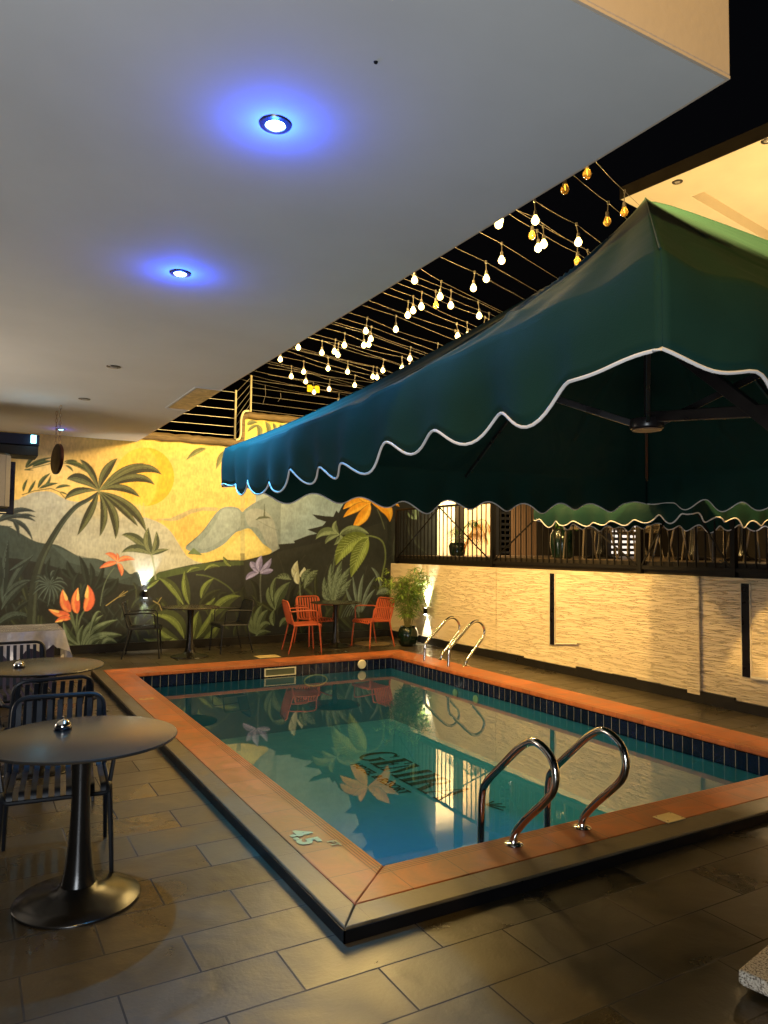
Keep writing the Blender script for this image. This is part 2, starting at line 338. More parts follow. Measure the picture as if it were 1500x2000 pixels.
def water():
    m = bpy.data.materials.new('pool_water'); m.use_nodes = True; nt = m.node_tree; nt.nodes.clear(); L = nt.links.new
    o = N(nt, 'ShaderNodeOutputMaterial'); mx = N(nt, 'ShaderNodeMixShader'); t = N(nt, 'ShaderNodeBsdfTransparent'); g = N(nt, 'ShaderNodeBsdfGlossy')
    t.inputs[0].default_value = (.50, .80, .87, 1); g.inputs[1].default_value = 0.0
    g.inputs[0].default_value = (1, 1, 1, 1)
    fr = N(nt, 'ShaderNodeFresnel', i_IOR=1.5)
    tc = N(nt, 'ShaderNodeTexCoord'); n1 = N(nt, 'ShaderNodeTexNoise', i_Scale=1.6, i_Detail=2); L(tc.outputs['Object'], n1.inputs[0])
    n2 = N(nt, 'ShaderNodeTexNoise', i_Scale=9, i_Detail=2); L(tc.outputs['Object'], n2.inputs[0])
    a = N(nt, 'ShaderNodeMath', operation='MULTIPLY_ADD'); L(n2.outputs[0], a.inputs[0]); a.inputs[1].default_value = .12; L(n1.outputs[0], a.inputs[2])
    bp = N(nt, 'ShaderNodeBump', i_Strength=.10, i_Distance=.006); L(a.outputs[0], bp.inputs['Height'])
    L(bp.outputs[0], g.inputs['Normal']); L(bp.outputs[0], fr.inputs['Normal'])
    L(fr.outputs[0], mx.inputs[0]); L(t.outputs[0], mx.inputs[1]); L(g.outputs[0], mx.inputs[2]); L(mx.outputs[0], o.inputs[0])
    return m
M['water'] = water()
def foliage(name, a, b_, sc_=8):
    m = bpy.data.materials.new(name); m.use_nodes = True; nt = m.node_tree; b = nt.nodes['Principled BSDF']; L = nt.links.new
    g = N(nt, 'ShaderNodeNewGeometry'); cr = N(nt, 'ShaderNodeValToRGB'); L(g.outputs['Random Per Island'], cr.inputs[0])
    cr.color_ramp.elements[0].color = (*a, 1); cr.color_ramp.elements[1].color = (*b_, 1); L(cr.outputs[0], b.inputs['Base Color']); b.inputs['Roughness'].default_value = .5
    b.inputs['Subsurface Weight'].default_value = 0
    return m
M['bamboo'] = foliage('bamboo_leaves', (.07, .16, .02), (.24, .36, .05))
M['palm_green'] = foliage('palm_green', (.03, .09, .01), (.08, .18, .02))
M['palm_dry'] = foliage('palm_dry', (.40, .16, .03), (.62, .34, .06))
M['stem'] = mat('bamboo_stem', (.22, .20, .06), .5)
def plastic_sheet():
    m = mat('clear_plastic_sheet', (.42, .42, .50), .18, var=.3, scale=5, bump=.9, bscale=6)
    m.node_tree.nodes['Principled BSDF'].inputs['Alpha'].default_value = .62
    return m
M['plastic'] = plastic_sheet()
def cardboard():
    m = mat('marbled_panel', (.40, .30, .16), .5, var=.55, scale=4, bump=.1)
    nt = m.node_tree
    for n in nt.nodes:
        if n.type == 'TEX_NOISE': n.inputs['Distortion'].default_value = 2.5
    return m
M['marble'] = cardboard()
# ------------------------------------------------------------------ site dimensions (metres)
UO0, UT0, UI0, UI1, UT1, UW = 1.384, 1.510, 1.810, 5.427, 5.833, 6.858
VO0, VT0, VI0, VI1, VT1, VM = 2.715, 2.870, 3.146, 9.254, 9.686, 11.761
US, VS, ZS, ZW, ZP, ZWAT, ZFLOOR = 2.2445, 1.541, 3.245, 1.348, .065, -.11, -.85
UT_R = UT1

# ground: one sheet with the pool cut out
g = MB()
X = [-60, UO0+.01, UT_R-.01, 70]; Y = [-60, VO0+.01, VT1-.01, 80]
vs = [(x, y, 0) for y in Y for x in X]; fs = []
for j in range(3):
    for i in range(3):
        if i == 1 and j == 1: continue
        fs.append((j*4+i, j*4+i+1, (j+1)*4+i+1, (j+1)*4+i))
g.add(vs, fs); struct(g.build('ground', M['slate']))

# ---- swimming pool
pool = thing('swimming_pool', ((UI0+UI1)/2, (VI0+VI1)/2, 0), 'sunken teal tiled pool with terracotta coping and hotel lettering on its floor', 'swimming pool')
def quad_slab(mb, p, z0, z1, inner_a, inner_b, chop=.0):
    # p: four corners (x, y); uv: along the edge, distance from the inner edge
    a = Vector((*inner_a, 0)); d = (Vector((*inner_b, 0))-a).normalized(); n = Vector((-d.y, d.x, 0))
    def uv(q): r = Vector((q[0], q[1], 0))-a; return (r.dot(d), abs(r.dot(n)))
    vs = [(x, y, z0) for x, y in p]+[(x, y, z1) for x, y in p]
    U = [uv(q) for q in p]
    fs = [(3, 2, 1, 0), (4, 5, 6, 7)]; uvs = [[U[3], U[2], U[1], U[0]], U]
    for i in range(4):
        j = (i+1) % 4; fs.append((i, j, 4+j, 4+i)); uvs.append([U[i], U[j], (U[j][0], U[j][1]+.3), (U[i][0], U[i][1]+.3)])
    mb.add(vs, fs, 0, uvs)
G = .0015
def ring(side, a0, b0, a1, b1, c0, d0, c1, d1, name, m, z1, z0=-.0):
    # inner rectangle (a0,b0)-(a1,b1), outer rectangle (c0,d0)-(c1,d1)
    mb = MB()
    if side == 'near': quad_slab(mb, [(a0, b0), (c0+G, d0), (c1-G, d0), (a1, b0)], z0, z1, (a0, b0), (a1, b0))
    if side == 'left': quad_slab(mb, [(a0, b0), (a0, b1), (c0, d1-G), (c0, d0+G)], z0, z1, (a0, b0), (a0, b1))
    if side == 'far': quad_slab(mb, [(a0, b1), (a1, b1), (c1-G, d1), (c0+G, d1)], z0, z1, (a0, b1), (a1, b1))
    if side == 'right': quad_slab(mb, [(a1, b0), (c1, d0+G), (c1, d1-G), (a1, b1)], z0, z1, (a1, b0), (a1, b1))
    return mb.build(name, m, pool, bevel=.006)
LIP = .012
for s in ('near', 'left', 'far', 'right'):
    ring(s, UI0, VI0, UI1, VI1, UT0, VT0, UT1, VT1, 'coping', M['coping'], ZP, .020)
# slate border on the near and left sides
mb = MB()
quad_slab(mb, [(UT0+G, VT0-G), (UO0, VO0), (9.2, VO0), (9.2, VT0-G)], 0.0, ZP-.001, (UT0, VT0), (9, VT0)); mb.build('slate_border', M['coping_slate'], pool, bevel=.006)
mb = MB()
quad_slab(mb, [(UT0-G, VT0), (UT0-G, VT1), (UO0, VT1+.05), (UO0, VO0+G)], 0.0, ZP-.001, (UT0, VT0), (UT0, VT1)); mb.build('slate_border', M['coping_slate'], pool, bevel=.006)
# black riser tiles just proud of the border's face
mb = MB(); mb.box((UO0-.006, VO0-.006, .002), (UO0-.0005, VT1+.05, ZP-.012)); mb.box((UO0-.006, VO0-.006, .002), (9.2, VO0-.0005, ZP-.012))
mb.build('riser_tiles', M['black_tile'], pool)
mb = MB(); mb.box((UT1+.002, VT0, .001), (9.2, VT0+.02, .03)); mb.build('drain_edge', M['black_tile'], pool)
# tiled band and basin walls
a0, a1, b0, b1 = UI0+LIP, UI1-LIP, VI0+LIP, VI1-LIP
def wallquads(mb, z0, z1, e=0):
    for (p, q) in (((a0-e, b1+e), (a0-e, b0-e)), ((a1+e, b0-e), (a1+e, b1+e)), ((a0-e, b0-e), (a1+e, b0-e)), ((a1+e, b1+e), (a0-e, b1+e))):
        L = math.hypot(q[0]-p[0], q[1]-p[1])
        mb.add([(*p, z0), (*q, z0), (*q, z1), (*p, z1)], [(0, 1, 2, 3)], 0, [[(0, z0+.24), (L, z0+.24), (L, z1+.24), (0, z1+.24)]])
mb = MB(); wallquads(mb, -.125, .019); mb.build('tile_band', M['band'], pool)
mb = MB(); wallquads(mb, ZFLOOR, -.125, .004)
mb.add([(a0-.004, b0-.004, ZFLOOR), (a1+.004, b0-.004, ZFLOOR), (a1+.004, b1+.004, ZFLOOR), (a0-.004, b1+.004, ZFLOOR)], [(0, 1, 2, 3)], 0, [[(a0, b0), (a1, b0), (a1, b1), (a0, b1)]])
mb.build('basin', M['basin'], pool)
# skimmer, inlet and lamp ring on the far wall, inlets on the right wall
q0 = onv(516, 1303, b1); q1 = onv(577, 1322, b1)
mb = MB(); x0, x1, z0, z1 = q0.x, q1.x, -.10, .005
for A, B in (((x0, z0), (x1, z0+.012)), ((x0, z1-.012), (x1, z1)), ((x0, z0+.012), (x0+.018, z1-.012)), ((x1-.018, z0+.012), (x1, z1-.012))): mb.box((A[0], b1-.018, A[1]), (B[0], b1-.001, B[1]))
sk = mb.build('skimmer_frame', M['white_plastic'], pool)
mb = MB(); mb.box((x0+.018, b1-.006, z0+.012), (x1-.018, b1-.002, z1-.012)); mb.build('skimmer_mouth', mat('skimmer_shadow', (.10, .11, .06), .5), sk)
def disc_on_far(px, py, r, name, m, z=None, hole=.012):
    c = onv(px, py, b1); z = c.z if z is None else z
    Mx = Matrix.Translation((c.x, b1-.02, z)) @ Matrix.Rotation(R(90), 4, 'X')
    mb = MB(); mb.lathe([(hole, -.01), (r, -.012), (r, .0), (r*.8, .012), (hole, .012)], 24, M=Mx)
    return mb.build(name, m, pool, smooth=True)
disc_on_far(706, 1297, .065, 'water_inlet', M['white_plastic'])
c = onv(615, 1318, b1); mb = MB(); mb.tube([Vector((c.x+.17*math.cos(t), b1-.03, -.20+.075*math.sin(t))) for t in [2*PI*i/28 for i in range(28)]], .010, 6, closed=True); mb.build('pool_lamp_ring', M['white_plastic'], pool, smooth=True)
for px, py in ((930, 1354), (890, 1345)):
    c = onu(px, py, a1); Mx = Matrix.Translation((a1-.004, c.y, -.2)) @ Matrix.Rotation(R(-90), 4, 'Y'); mb = MB(); mb.lathe([(.01, 0), (.05, 0), (.05, .01), (.01, .014)], 20, M=Mx); mb.build('water_inlet', M['white_plastic'], pool, smooth=True)
# lettering on the pool floor, read from the left side: text runs towards -y, letter tops towards +x
ink = mat('dark_green_letter_tile', (.004, .018, .012), .6)
def letter_polys(ch):
    S = []; t, h, s = .35, .10, .09   # thick stem, thin stroke, serif height
    def stem(x, w=t): S.append([(x, 0), (x+w, 0), (x+w, 1.4), (x, 1.4)])
    def rect(x0, y0, x1, y1): S.append([(x0, y0), (x1, y0), (x1, y1), (x0, y1)])
    def serif(x0, x1, y): rect(x0, y, x1, y+.07)
    if ch == 'I': stem(.12); serif(0, .54, 0); serif(0, .54, 1.33); return S, .6
    if ch == 'E':
        stem(.12); serif(0, .95, 0); serif(0, .92, 1.33); rect(.42, .66, .72, .74); rect(.88, 0, .95, .40); rect(.85, 1.02, .92, 1.4); rect(.66, .50, .73, .90); return S, 1.08
    if ch == 'M':
        rect(.12, 0, .20, 1.4); rect(1.18, 0, 1.48, 1.4); S.append([(.12, 1.4), (.46, 1.4), (.86, .30), (.74, .02)]); S.append([(.74, .02), (.86, .30), (1.24, 1.4), (1.18, 1.16)])
        serif(0, .34, 0); serif(1.04, 1.62, 0); serif(0, .4, 1.33); serif(1.2, 1.62, 1.33); return S, 1.74
    if ch == 'R':
        stem(.12); serif(0, .54, 0); rect(.12, 1.32, .75, 1.4); rect(.42, .66, .72, .74)
        o = [(.72+.36*math.cos(a)*1.0, 1.03+.37*math.sin(a)) for a in [R(-90+180*i/12) for i in range(13)]]; i_ = [(.70+.12*math.cos(a), 1.03+.29*math.sin(a)) for a in [R(90-180*i/12) for i in range(13)]]
        S.append(o+i_); S.append([(.62, .68), (.92, .70), (1.32, 0), (.98, 0)]); serif(.95, 1.38, 0); return S, 1.4
    if ch == 'A':
        S.append([(.10, 0), (.20, 0), (.68, 1.40), (.60, 1.42)]); S.append([(.56, 1.45), (.74, 1.45), (1.32, 0), (.98, 0)]); rect(.34, .42, .98, .50); serif(0, .36, 0); serif(.84, 1.42, 0); return S, 1.44
    if ch == 'G':
        o = [(.72+.72*math.cos(a), .70+.74*math.sin(a)) for a in [R(50+270*i/26) for i in range(27)]]; i_ = [(.74+.42*math.cos(a), .70+.65*math.sin(a)) for a in [R(320-270*i/26) for i in range(27)]]
        S.append(o+i_); rect(1.02, .10, 1.32, .66); serif(.86, 1.46, .62); rect(1.16, .98, 1.24, 1.4); return S, 1.58
mb = MB(); zt = ZFLOOR+.004
org = Vector((4.08, 7.80)); eh = .46; k = eh/1.4; x = 0; wtot = 1.80
adv = sum(letter_polys(c)[1] for c in 'GEMIRA')*k; sx = wtot/adv
layer = 0
for ch in 'GEMIRA':
    S, wd = letter_polys(ch)
    for poly in S:
        layer = (layer+1) % 7
        pts = [(org.x+y_*k, org.y-(x+xx*k)*sx) for xx, y_ in poly]
        mb.add([(a, b, zt+layer*.0006) for a, b in pts], [tuple(range(len(pts)))])
    x += wd*k
mb.build('hotel_name_lettering', ink, pool)
def text_mesh(s, size, name, m, parent, mtx, bold=0, extrude=0):
    cu = bpy.data.curves.new(name, 'FONT'); cu.body = s; cu.size = size; cu.offset = bold; cu.extrude = extrude; cu.resolution_u = 3
    o = bpy.data.objects.new(name, cu); C.objects.link(o); dg = bpy.context.evaluated_depsgraph_get(); me = bpy.data.meshes.new_from_object(o.evaluated_get(dg))
    bpy.data.objects.remove(o); me.transform(mtx); me.materials.clear(); me.materials.append(m)
    o = bpy.data.objects.new(name, me); C.objects.link(o)
    if parent is not None: o.parent = parent; o.matrix_parent_inverse = parent.matrix_basis.inverted()
    return o
text_mesh('HOTEL & RESORT', .175, 'hotel_subtitle_lettering', ink, pool, Matrix.Translation((3.86, 7.50, zt)) @ Matrix.Rotation(R(-90), 4, 'Z') @ Matrix.Scale(.82, 4, (1, 0, 0)), .004)
mb = MB()
for k_ in range(5):
    a = R(-70+35*k_); c0 = Vector((4.42, 5.72, zt)); mb.bar(c0, c0+Vector((.16*math.cos(a), -.16*math.sin(a)-.05, 0)), .018, .001)
mb.build('palm_emblem', ink, pool)
# depth figures painted on the coping
for txt, px, py, sz in (('4.5', 600, 1641, .165), ('3', 285, 1366, .19)):
    c = onz(px, py, ZP); o = text_mesh(txt, sz, 'depth_figure', mat('cream_figure_paint', (.46, .36, .13), .6), pool, Matrix.Translation((c.x-.055, c.y+sz*.62*(len(txt)/2.2), ZP+.004)) @ Matrix.Rotation(R(-90), 4, 'Z'), .007)
c = onz(643, 1652, ZP); text_mesh('FT', .07, 'depth_unit', mat('cream_unit_paint', (.42, .30, .11), .6), pool, Matrix.Translation((c.x+.01, c.y+.05, ZP+.004)) @ Matrix.Rotation(R(-90), 4, 'Z'), .003)
# water sheet
mb = MB(); mb.add([(a0+.001, b0+.001, ZWAT), (a1-.001, b0+.001, ZWAT), (a1-.001, b1-.001, ZWAT), (a0+.001, b1-.001, ZWAT)], [(0, 1, 2, 3)])
wt = struct(mb.build('pool_water', M['water']))
# anchor plates
c = onz(1307, 1598, ZP); mb = MB(); mb.box((c.x-.075, c.y-.055, ZP+.0005), (c.x+.075, c.y+.055, ZP+.006)); pl = mb.build('anchor_plate', M['brass'], pool, bevel=.002)
for sx_, sy_ in ((-1, -1), (1, -1), (1, 1), (-1, 1)): mb = MB(); mb.lathe([(.004, 0), (.004, .004)], 8, c=(c.x+sx_*.06, c.y+sy_*.04, ZP+.005)); mb.build('screw', M['steel'], pl)

# ---- retaining wall on the right
wall = thing('retaining_wall', (UW, 5, 0), 'low cream wall of combed plaster along the right side of the pool', 'wall')
def wavy_wall():
    mb = MB(); mb.box((UW, -6, .10), (UW+.20, VM+.05, ZW)); return mb
wavy_wall().build('plaster_face', M['plaster'], wall)
mb = MB(); mb.box((UW-.035, 5.14-.0, .085), (UW-.001, 5.30, ZW-.002)); mb.build('pier', M['plaster'], wall, bevel=.006)
mb = MB(); mb.box((UW-.012, 8.63, .11), (UW-.001, 8.86, ZW-.002)); mb.build('pier', M['plaster'], wall, bevel=.004)
random.seed(3)
mb = MB(); y = -6.0
while y < VM-.02:
    L = random.uniform(.18, .5); y2 = min(y+L, VM-.01); mb.box((UW-.03-random.uniform(0, .004), y, .001), (UW-.0005, y2, .115+random.uniform(-.012, .016))); y = y2
mb.build('skirting', M['skirting'], wall)
# unlit recessed strip lights
for i, (py0, py1, px) in enumerate(((1120, 1259, 1080), (1140, 1322, 1457))):
    t = onu(px, py0, UW); b_ = onu(px, py1, UW); wd = .09
    s = thing('strip_light', (UW, t.y, b_.z), ('unlit black strip light on the cream wall, left of the pier, pipe stub below', 'unlit black strip light on the cream wall, right of the pier')[i], 'wall light', 'strip lights on the retaining wall')
    mb = MB(); mb.box((UW-.016, t.y-wd/2, b_.z), (UW-.001, t.y+wd/2, t.z)); mb.build('lens', M['gloss_black'], s, bevel=.003)
    mb = MB()
    for e in (-1, 1): mb.box((UW-.02, t.y+e*(wd/2+.004)-.003, b_.z-.004), (UW-.001, t.y+e*(wd/2+.004)+.003, t.z+.004))
    mb.build('side_trim', M['cream'], s)
c = onu(1087, 1257, UW); c2 = onu(1131, 1257, UW); mb = MB(); mb.tube([(UW-.018, c.y, c.z), (UW-.018, c2.y, c2.z), (UW-.06, c2.y-.004, c2.z), ], .011, 8)
tag(mb.build('pipe_stub', M['cream'], None, smooth=True), 'thin cream pipe stub at the foot of the left strip light', 'pipe')
c = onu(1461, 1322, UW); mb = MB(); mb.tube([(UW-.015, c.y-.05, c.z), (UW-.06, c.y-.55, c.z+.02)], .02, 8)
tag(mb.build('conduit_pipe', M['cream'], None, smooth=True), 'cream conduit running right from the foot of the right strip light', 'pipe')

def updown(name, loc, nrm, label, up_e, dn_e, col):
    n = Vector(nrm); s = thing(name, loc, label, 'wall light', 'up and down wall lights')
    c = Vector(loc)+n*.045
    mb = MB(); mb.lathe([(.030, -.055), (.032, -.05), (.032, .05), (.030, .055), (.024, .055), (.022, .048)], 20, c=c); mb.box((c.x-.012-abs(n.x)*.02, c.y-.012-abs(n.y)*.02, c.z-.02), (c.x+.012+abs(n.x)*.02, c.y+.012+abs(n.y)*.02, c.z+.02)); mb.build('housing', M['rail'], s, smooth=True)
    mb = MB(); mb.lathe([(.021, .049), (.021, .054)], 16, c=c); mb.build('lamp_glass', M['white_on'], s)
    mb = MB(); mb.lathe([(.022, -.060), (.022, -.056)], 16, c=c); mb.build('lamp_glass', M['white_on'], s)
    lamp('wall_lamp_beam', 'SPOT', c+Vector((0, 0, .065)), up_e, col, .012, c+Vector((0, 0, 1))-n*.10, 62, .6, parent=s)
    lamp('wall_lamp_beam', 'SPOT', c-Vector((0, 0, .070)), dn_e, col, .012, c-Vector((0, 0, 1))-n*.06, 58, .6, parent=s)
    return s
p_ = onv(283, 1160, VM); updown('wall_light', (p_.x, VM-.001, p_.z), (0, -1, 0), 'bright up and down wall light glowing on the mural above the black chair', 30, 14, (1, .96, .82))
p_ = onu(835, 1193, UW); updown('wall_light', (UW-.001, p_.y, p_.z), (-1, 0, 0), 'bright up and down wall light on the cream wall behind the potted bamboo', 80, 45, (1, .94, .74))
updown('wall_light', (UW-.001, 3.98, .80), (-1, 0, 0), 'wall light just past the right photo edge, only its white glow in view', 34, 30, (1, .94, .88))

# ---- mural wall (painting comes from mural section below)
# ---- big cream slab overhead on the left
slab = thing('cantilevered_roof', (US, VS, ZS), 'large pale cantilevered roof slab overhead on the left with blue downlights', 'roof')
mb = MB(); mb.box((-9, VS+.012, ZS), (US-.012, VM-.002, ZS+.012)); mb.build('soffit', M['soffit'], slab)
mb = MB(); mb.box((-9, VS, ZS+.0125), (US, VM+.3, ZS+.82)); mb.build('fascia', M['fascia'], slab, bevel=.004)
# dressed lower arris of the fascia
mb = MB(); mb.box((-9, VS, ZS+.001), (US, VS+.011, ZS+.0120)); mb.box((US-.011, VS+.012, ZS+.001), (US, VM-.002, ZS+.0120)); mb.build('drip_edge', M['fascia'], slab)
mb = MB(); mb.box((1.99, 7.40, ZS-.006), (US-.001, 8.66, ZS-.001)); mb.build('marbled_panel', M['marble'], slab, bevel=.002)
mb = MB(); mb.tube([(1.965, 7.38, ZS-.003), (1.965, 8.68, ZS-.003), (US, 8.68, ZS-.003)], .008, 6); mb.tube([(1.965, 7.38, ZS-.003), (US, 7.38, ZS-.003)], .008, 6); mb.build('panel_bead', M['soffit'], slab)

def downlight(px, py, on, label, e=0, col=(.06, .46, 1), z=ZS, tilt=(0, 0), ang=150):
    c = onz(px, py, z); s = thing('downlight', (c.x, c.y, z), label, 'downlight', 'recessed downlights in the roof soffits')
    mb = MB(); mb.lathe([(.036, -.004), (.040, -.010), (.060, -.007), (.064, -.001)], 32, c=c); mb.build('trim_ring', M['trim'], s, smooth=True)
    mb = MB(); mb.lathe([(.002, -.016), (.026, -.013), (.035, -.006), (.036, -.002)], 24, c=c); mb.build('lens', on or M['lens_off'], s, smooth=True)
    if e:
        lamp('downlight_beam', 'SPOT', c+Vector((0, 0, -.03)), e, col, .03, c+Vector((tilt[0], tilt[1], -1)), ang, 1.0, parent=s)
        lamp('downlight_spill', 'POINT', c+Vector((0, 0, -.085)), 3.4 if e > 20 else .3, (.015, .075, 1), .02, parent=s)
    return s
downlight(538, 242, M['blue_on'], 'largest bright blue downlight glowing in the pale soffit', 42, ang=165)
downlight(352, 533, M['blue_on'], 'second blue downlight further along the soffit, smaller glow', 300, tilt=(.38, -.22), ang=84)
downlight(222, 716, None, 'unlit downlight in the soffit, the nearer of the unlit pair')
downlight(165, 779, None, 'unlit downlight in the soffit, the farther of the unlit pair')
downlight(119, 838, M['cyan_on'], 'pale blue downlight beside the chains of the oval board', 12, (.4, .7, 1))
c = onz(734, 121, ZS); mb = MB(); mb.lathe([(.006, -.004), (.008, 0)], 10, c=c); mb.build('plug_hole', M['rail'], slab)

# ---- upper building on the right, turned nine degrees
o = onu(1213, 390, 7.2); d1 = Vector((.147, -.989, 0)).normalized(); d2 = Vector((.989, .147, 0)).normalized()
bld = thing('upper_building', (o.x, o.y, o.z), 'upper floor with dark brown fascia and lit cream ceiling above the terrace', 'building')
def bx(mb, s0, s1, t0, t1, z0, z1, mi=0):
    P = [o+d1*s+d2*t for s, t in ((s0, t0), (s1, t0), (s1, t1), (s0, t1))]
    vs = [(p.x, p.y, z0) for p in P]+[(p.x, p.y, z1) for p in P]
    mb.add(vs, [(0, 3, 2, 1), (4, 5, 6, 7), (0, 1, 5, 4), (1, 2, 6, 5), (2, 3, 7, 6), (3, 0, 4, 7)], mi)
ZR = o.z
mb = MB(); bx(mb, -.012, 9, -.012, 0, ZR+.002, ZR+.16); bx(mb, -.012, 0, 0, 7, ZR+.002, ZR+.16); mb.build('fascia', M['brown_dark'], bld)
mb = MB(); bx(mb, 0, 9, 0, .62, ZR, ZR+.02); bx(mb, 0, .62, .62, 7, ZR, ZR+.02); mb.build('soffit_border', M['cream'], bld)
mb = MB(); bx(mb, .62, 9, .62, 7, ZR+.16, ZR+.18); bx(mb, .62, 9, .60, .62, ZR+.02, ZR+.16); bx(mb, .60, .62, .60, 7, ZR+.02, ZR+.16); mb.build('recessed_ceiling', M['cream'], bld)
mb = MB(); bx(mb, .4, 9, .4, 7, ZR+.181, ZR+.4); mb.build('roof_slab', M['brown_dark'], bld)
downlight(1323, 355, None, 'unlit downlight in the lit cream ceiling at the upper right, the middle one', z=ZR)
downlight(1498, 275, None, 'unlit downlight in the lit cream ceiling cut by the right photo edge', z=ZR)
c = onz(1434, 428, ZR+.16); mb = MB(); mb.lathe([(.012, -.003), (.014, 0)], 10, c=c); mb.build('ceiling_hook', M['rail'], bld)

# ---- terrace floor, kerb, back rooms
ZT = 1.50
mb = MB(); mb.box((UW+.20, -6, ZT-.12), (20, 13.5, ZT)); tf = struct(mb.build('terrace_floor', mat('terrace_paving', (.10, .07, .045), .4)))
mb = MB(); mb.box((UW+.06, -6, ZW+.001), (UW+.199, VM-.02, ZT-.005)); tag(mb.build('terrace_kerb', M['brown_dark'], None), 'dark brown kerb between the cream wall and the terrace railing', 'kerb')
BV = 12.7
def bpx(px): return onv(px, 1060, BV).x
tb = thing('terrace_house', (8.5, BV, ZT), 'house behind the terrace with cream panels, dark columns and louvred screens', 'building')
def part_box(name, m, x0, x1, y0, z0=ZT, z1=4.6, th=.12, bevel=0):
    mb = MB(); mb.box((x0, y0, z0), (x1, y0+th, z1)); return mb.build(name, m, tb, bevel=bevel)
part_box('cream_panel', M['cream'], 7.9, bpx(889), BV)
part_box('column', M['brown_dark'], bpx(889)+.003, bpx(901), BV-.10, th=.22)
part_box('cream_panel', mat('peach_panel', (.66, .50, .32), .7, bump=.3, bscale=20), bpx(901)+.003, bpx(957), BV)
part_box('column', M['black_paint'], bpx(957)+.003, bpx(967), BV-.14, th=.26)
x0, x1 = bpx(967)+.003, bpx(996)
part_box('window_backing', mat('lit_store_wall', (.75, .72, .66), .7), x0, x1, BV+.4)
mb = MB(); z = ZT+.04
while z < 4.5: mb.box((x0, BV-.02, z), (x1, BV+.01, z+.055)); z += .125
mb.box((x0+.10, BV-.05, ZT), (x0+.13, BV-.021, 4.6)); mb.build('louvre', M['black_paint'], tb)
lamp('store_lamp', 'POINT', ((x0+x1)/2, BV+.2, 3.3), 10, (1, .9, .75), .05)
x0, x1 = bpx(996)+.003, bpx(1046); mb = MB(); x = x0
while x < x1-.03: mb.box((x, BV-.05, ZT), (x+.045, BV-.01, 4.6)); x += .075
mb.box((x0, BV-.009, ZT), (x1, BV+.02, 4.6)); mb.build('slatted_screen', mat('brown_slat', (.11, .065, .035), .5), tb)
part_box('back_wall', M['brown_dark'], bpx(1046)+.003, 24, BV)
mb = MB(); mb.box((15.0, -6, ZT), (15.1, BV-.01, 4.6)); mb.build('side_wall', M['brown_dark'], tb)
# small lit louvre seen between the chairs
W0 = onv(1195, 1060, BV-.3).x; lg = emit('lit_louvre_gap', (1, .86, .72), .6)
for j in range(3):
    mb = MB()
    for i in range(9): mb.box((W0+j*.32, BV-.30, ZT+.06+i*.13), (W0+j*.32+.20, BV-.285, ZT+.06+i*.13+.06))
    mb.build('lit_louvre', lg, tb)
# end return of the mural wall upstairs is part of the mural wall

# ---- railing on the wall
rail = thing('railing', (UW+.03, 8, ZW), 'black metal railing with thin bars and angled braces along the terrace edge', 'railing')
RU = UW+.035; zb, ztop = 1.425, 2.335
posts = [11.60, 8.77, 5.98, 4.77, 1.9, -1]
mb = MB(); mb.bar((RU, 11.62, ztop), (RU, -3, ztop), .04, .035); mb.build('top_rail', M['rail'], rail)
mb = MB(); mb.bar((RU, 11.62, zb), (RU, -3, zb), .035, .045); mb.build('bottom_rail', M['rail'], rail)
for v in posts:
    mb = MB(); mb.box((RU-.028, v-.028, ZW+.001), (RU+.028, v+.028, ztop-.018)); mb.build('post', M['rail'], rail)
v = 11.60-.115; k_ = 0
nb = 0
while v > 2.2 and nb < 100:
    if all(abs(v-p) > .05 for p in posts): mb = MB(); mb.box((RU-.007, v-.007, zb+.02), (RU+.007, v+.007, ztop-.018)); mb.build('bar', M['rail'], rail); nb += 1
    v -= .116
for i in range(len(posts)-1):
    a, b_ = posts[i], posts[i+1]; m_ = (a+b_)/2
    if i == 3: continue
    for e, f_ in ((a-.04, m_+.01), (b_+.04, m_-.01)): mb = MB(); mb.bar((RU-.018, e, zb+.03), (RU-.018, f_, ztop-.02), .012, .018); mb.build('brace', M['rail'], rail)
# ------------------------------------------------------------------ mural: painted with numpy on the wall's own grid
U0, U1, H1, H2, USTEP = -1.2, 7.90, 3.345, 3.83, 3.955
RES = .0088
NU = int((U1-U0)/RES); NZ = int(H2/RES)
IMG = np.zeros((NZ, NU, 3), np.float32)
def P3(x, y):
    q = onv(x/3, 780+y/3, VM); return (q.x-U0)/RES, q.z/RES
def fill(pts, col, alpha=1.0, wallspace=False):
    Q = np.array([P3(*p) for p in pts]) if not wallspace else np.array(pts)
    x0 = max(0, int(Q[:, 0].min())-1); x1 = min(NU, int(Q[:, 0].max())+2); z0 = max(0, int(Q[:, 1].min())-1); z1 = min(NZ, int(Q[:, 1].max())+2)
    if x1 <= x0 or z1 <= z0: return
    acc = np.zeros((z1-z0, x1-x0), np.float32)
    for ox, oz in ((.25, .25), (.75, .25), (.25, .75), (.75, .75)):
        gx = np.arange(x0, x1)+ox; gz = np.arange(z0, z1)+oz
        ins = np.zeros(acc.shape, bool)
        for i in range(len(Q)):
            ax, az = Q[i-1]; bx_, bz = Q[i]
            if az == bz: continue
            c = (gz > az) != (gz > bz)
            if not c.any(): continue
            xi = ax+(gz-az)*(bx_-ax)/(bz-az)
            ins[c] ^= gx[None, :] < xi[c][:, None]
        acc += ins*.25
    acc = (acc*alpha)[..., None]
    IMG[z0:z1, x0:x1] = IMG[z0:z1, x0:x1]*(1-acc)+np.array(dcol(col), np.float32)*acc
LC = (1, .80, .46)
def dcol(h):
    if isinstance(h, tuple): return h
    c = lin(h); return tuple(min(.9, c[i]/LC[i]*.78*(min(1, (max(c)/.30))**.36)) for i in range(3))
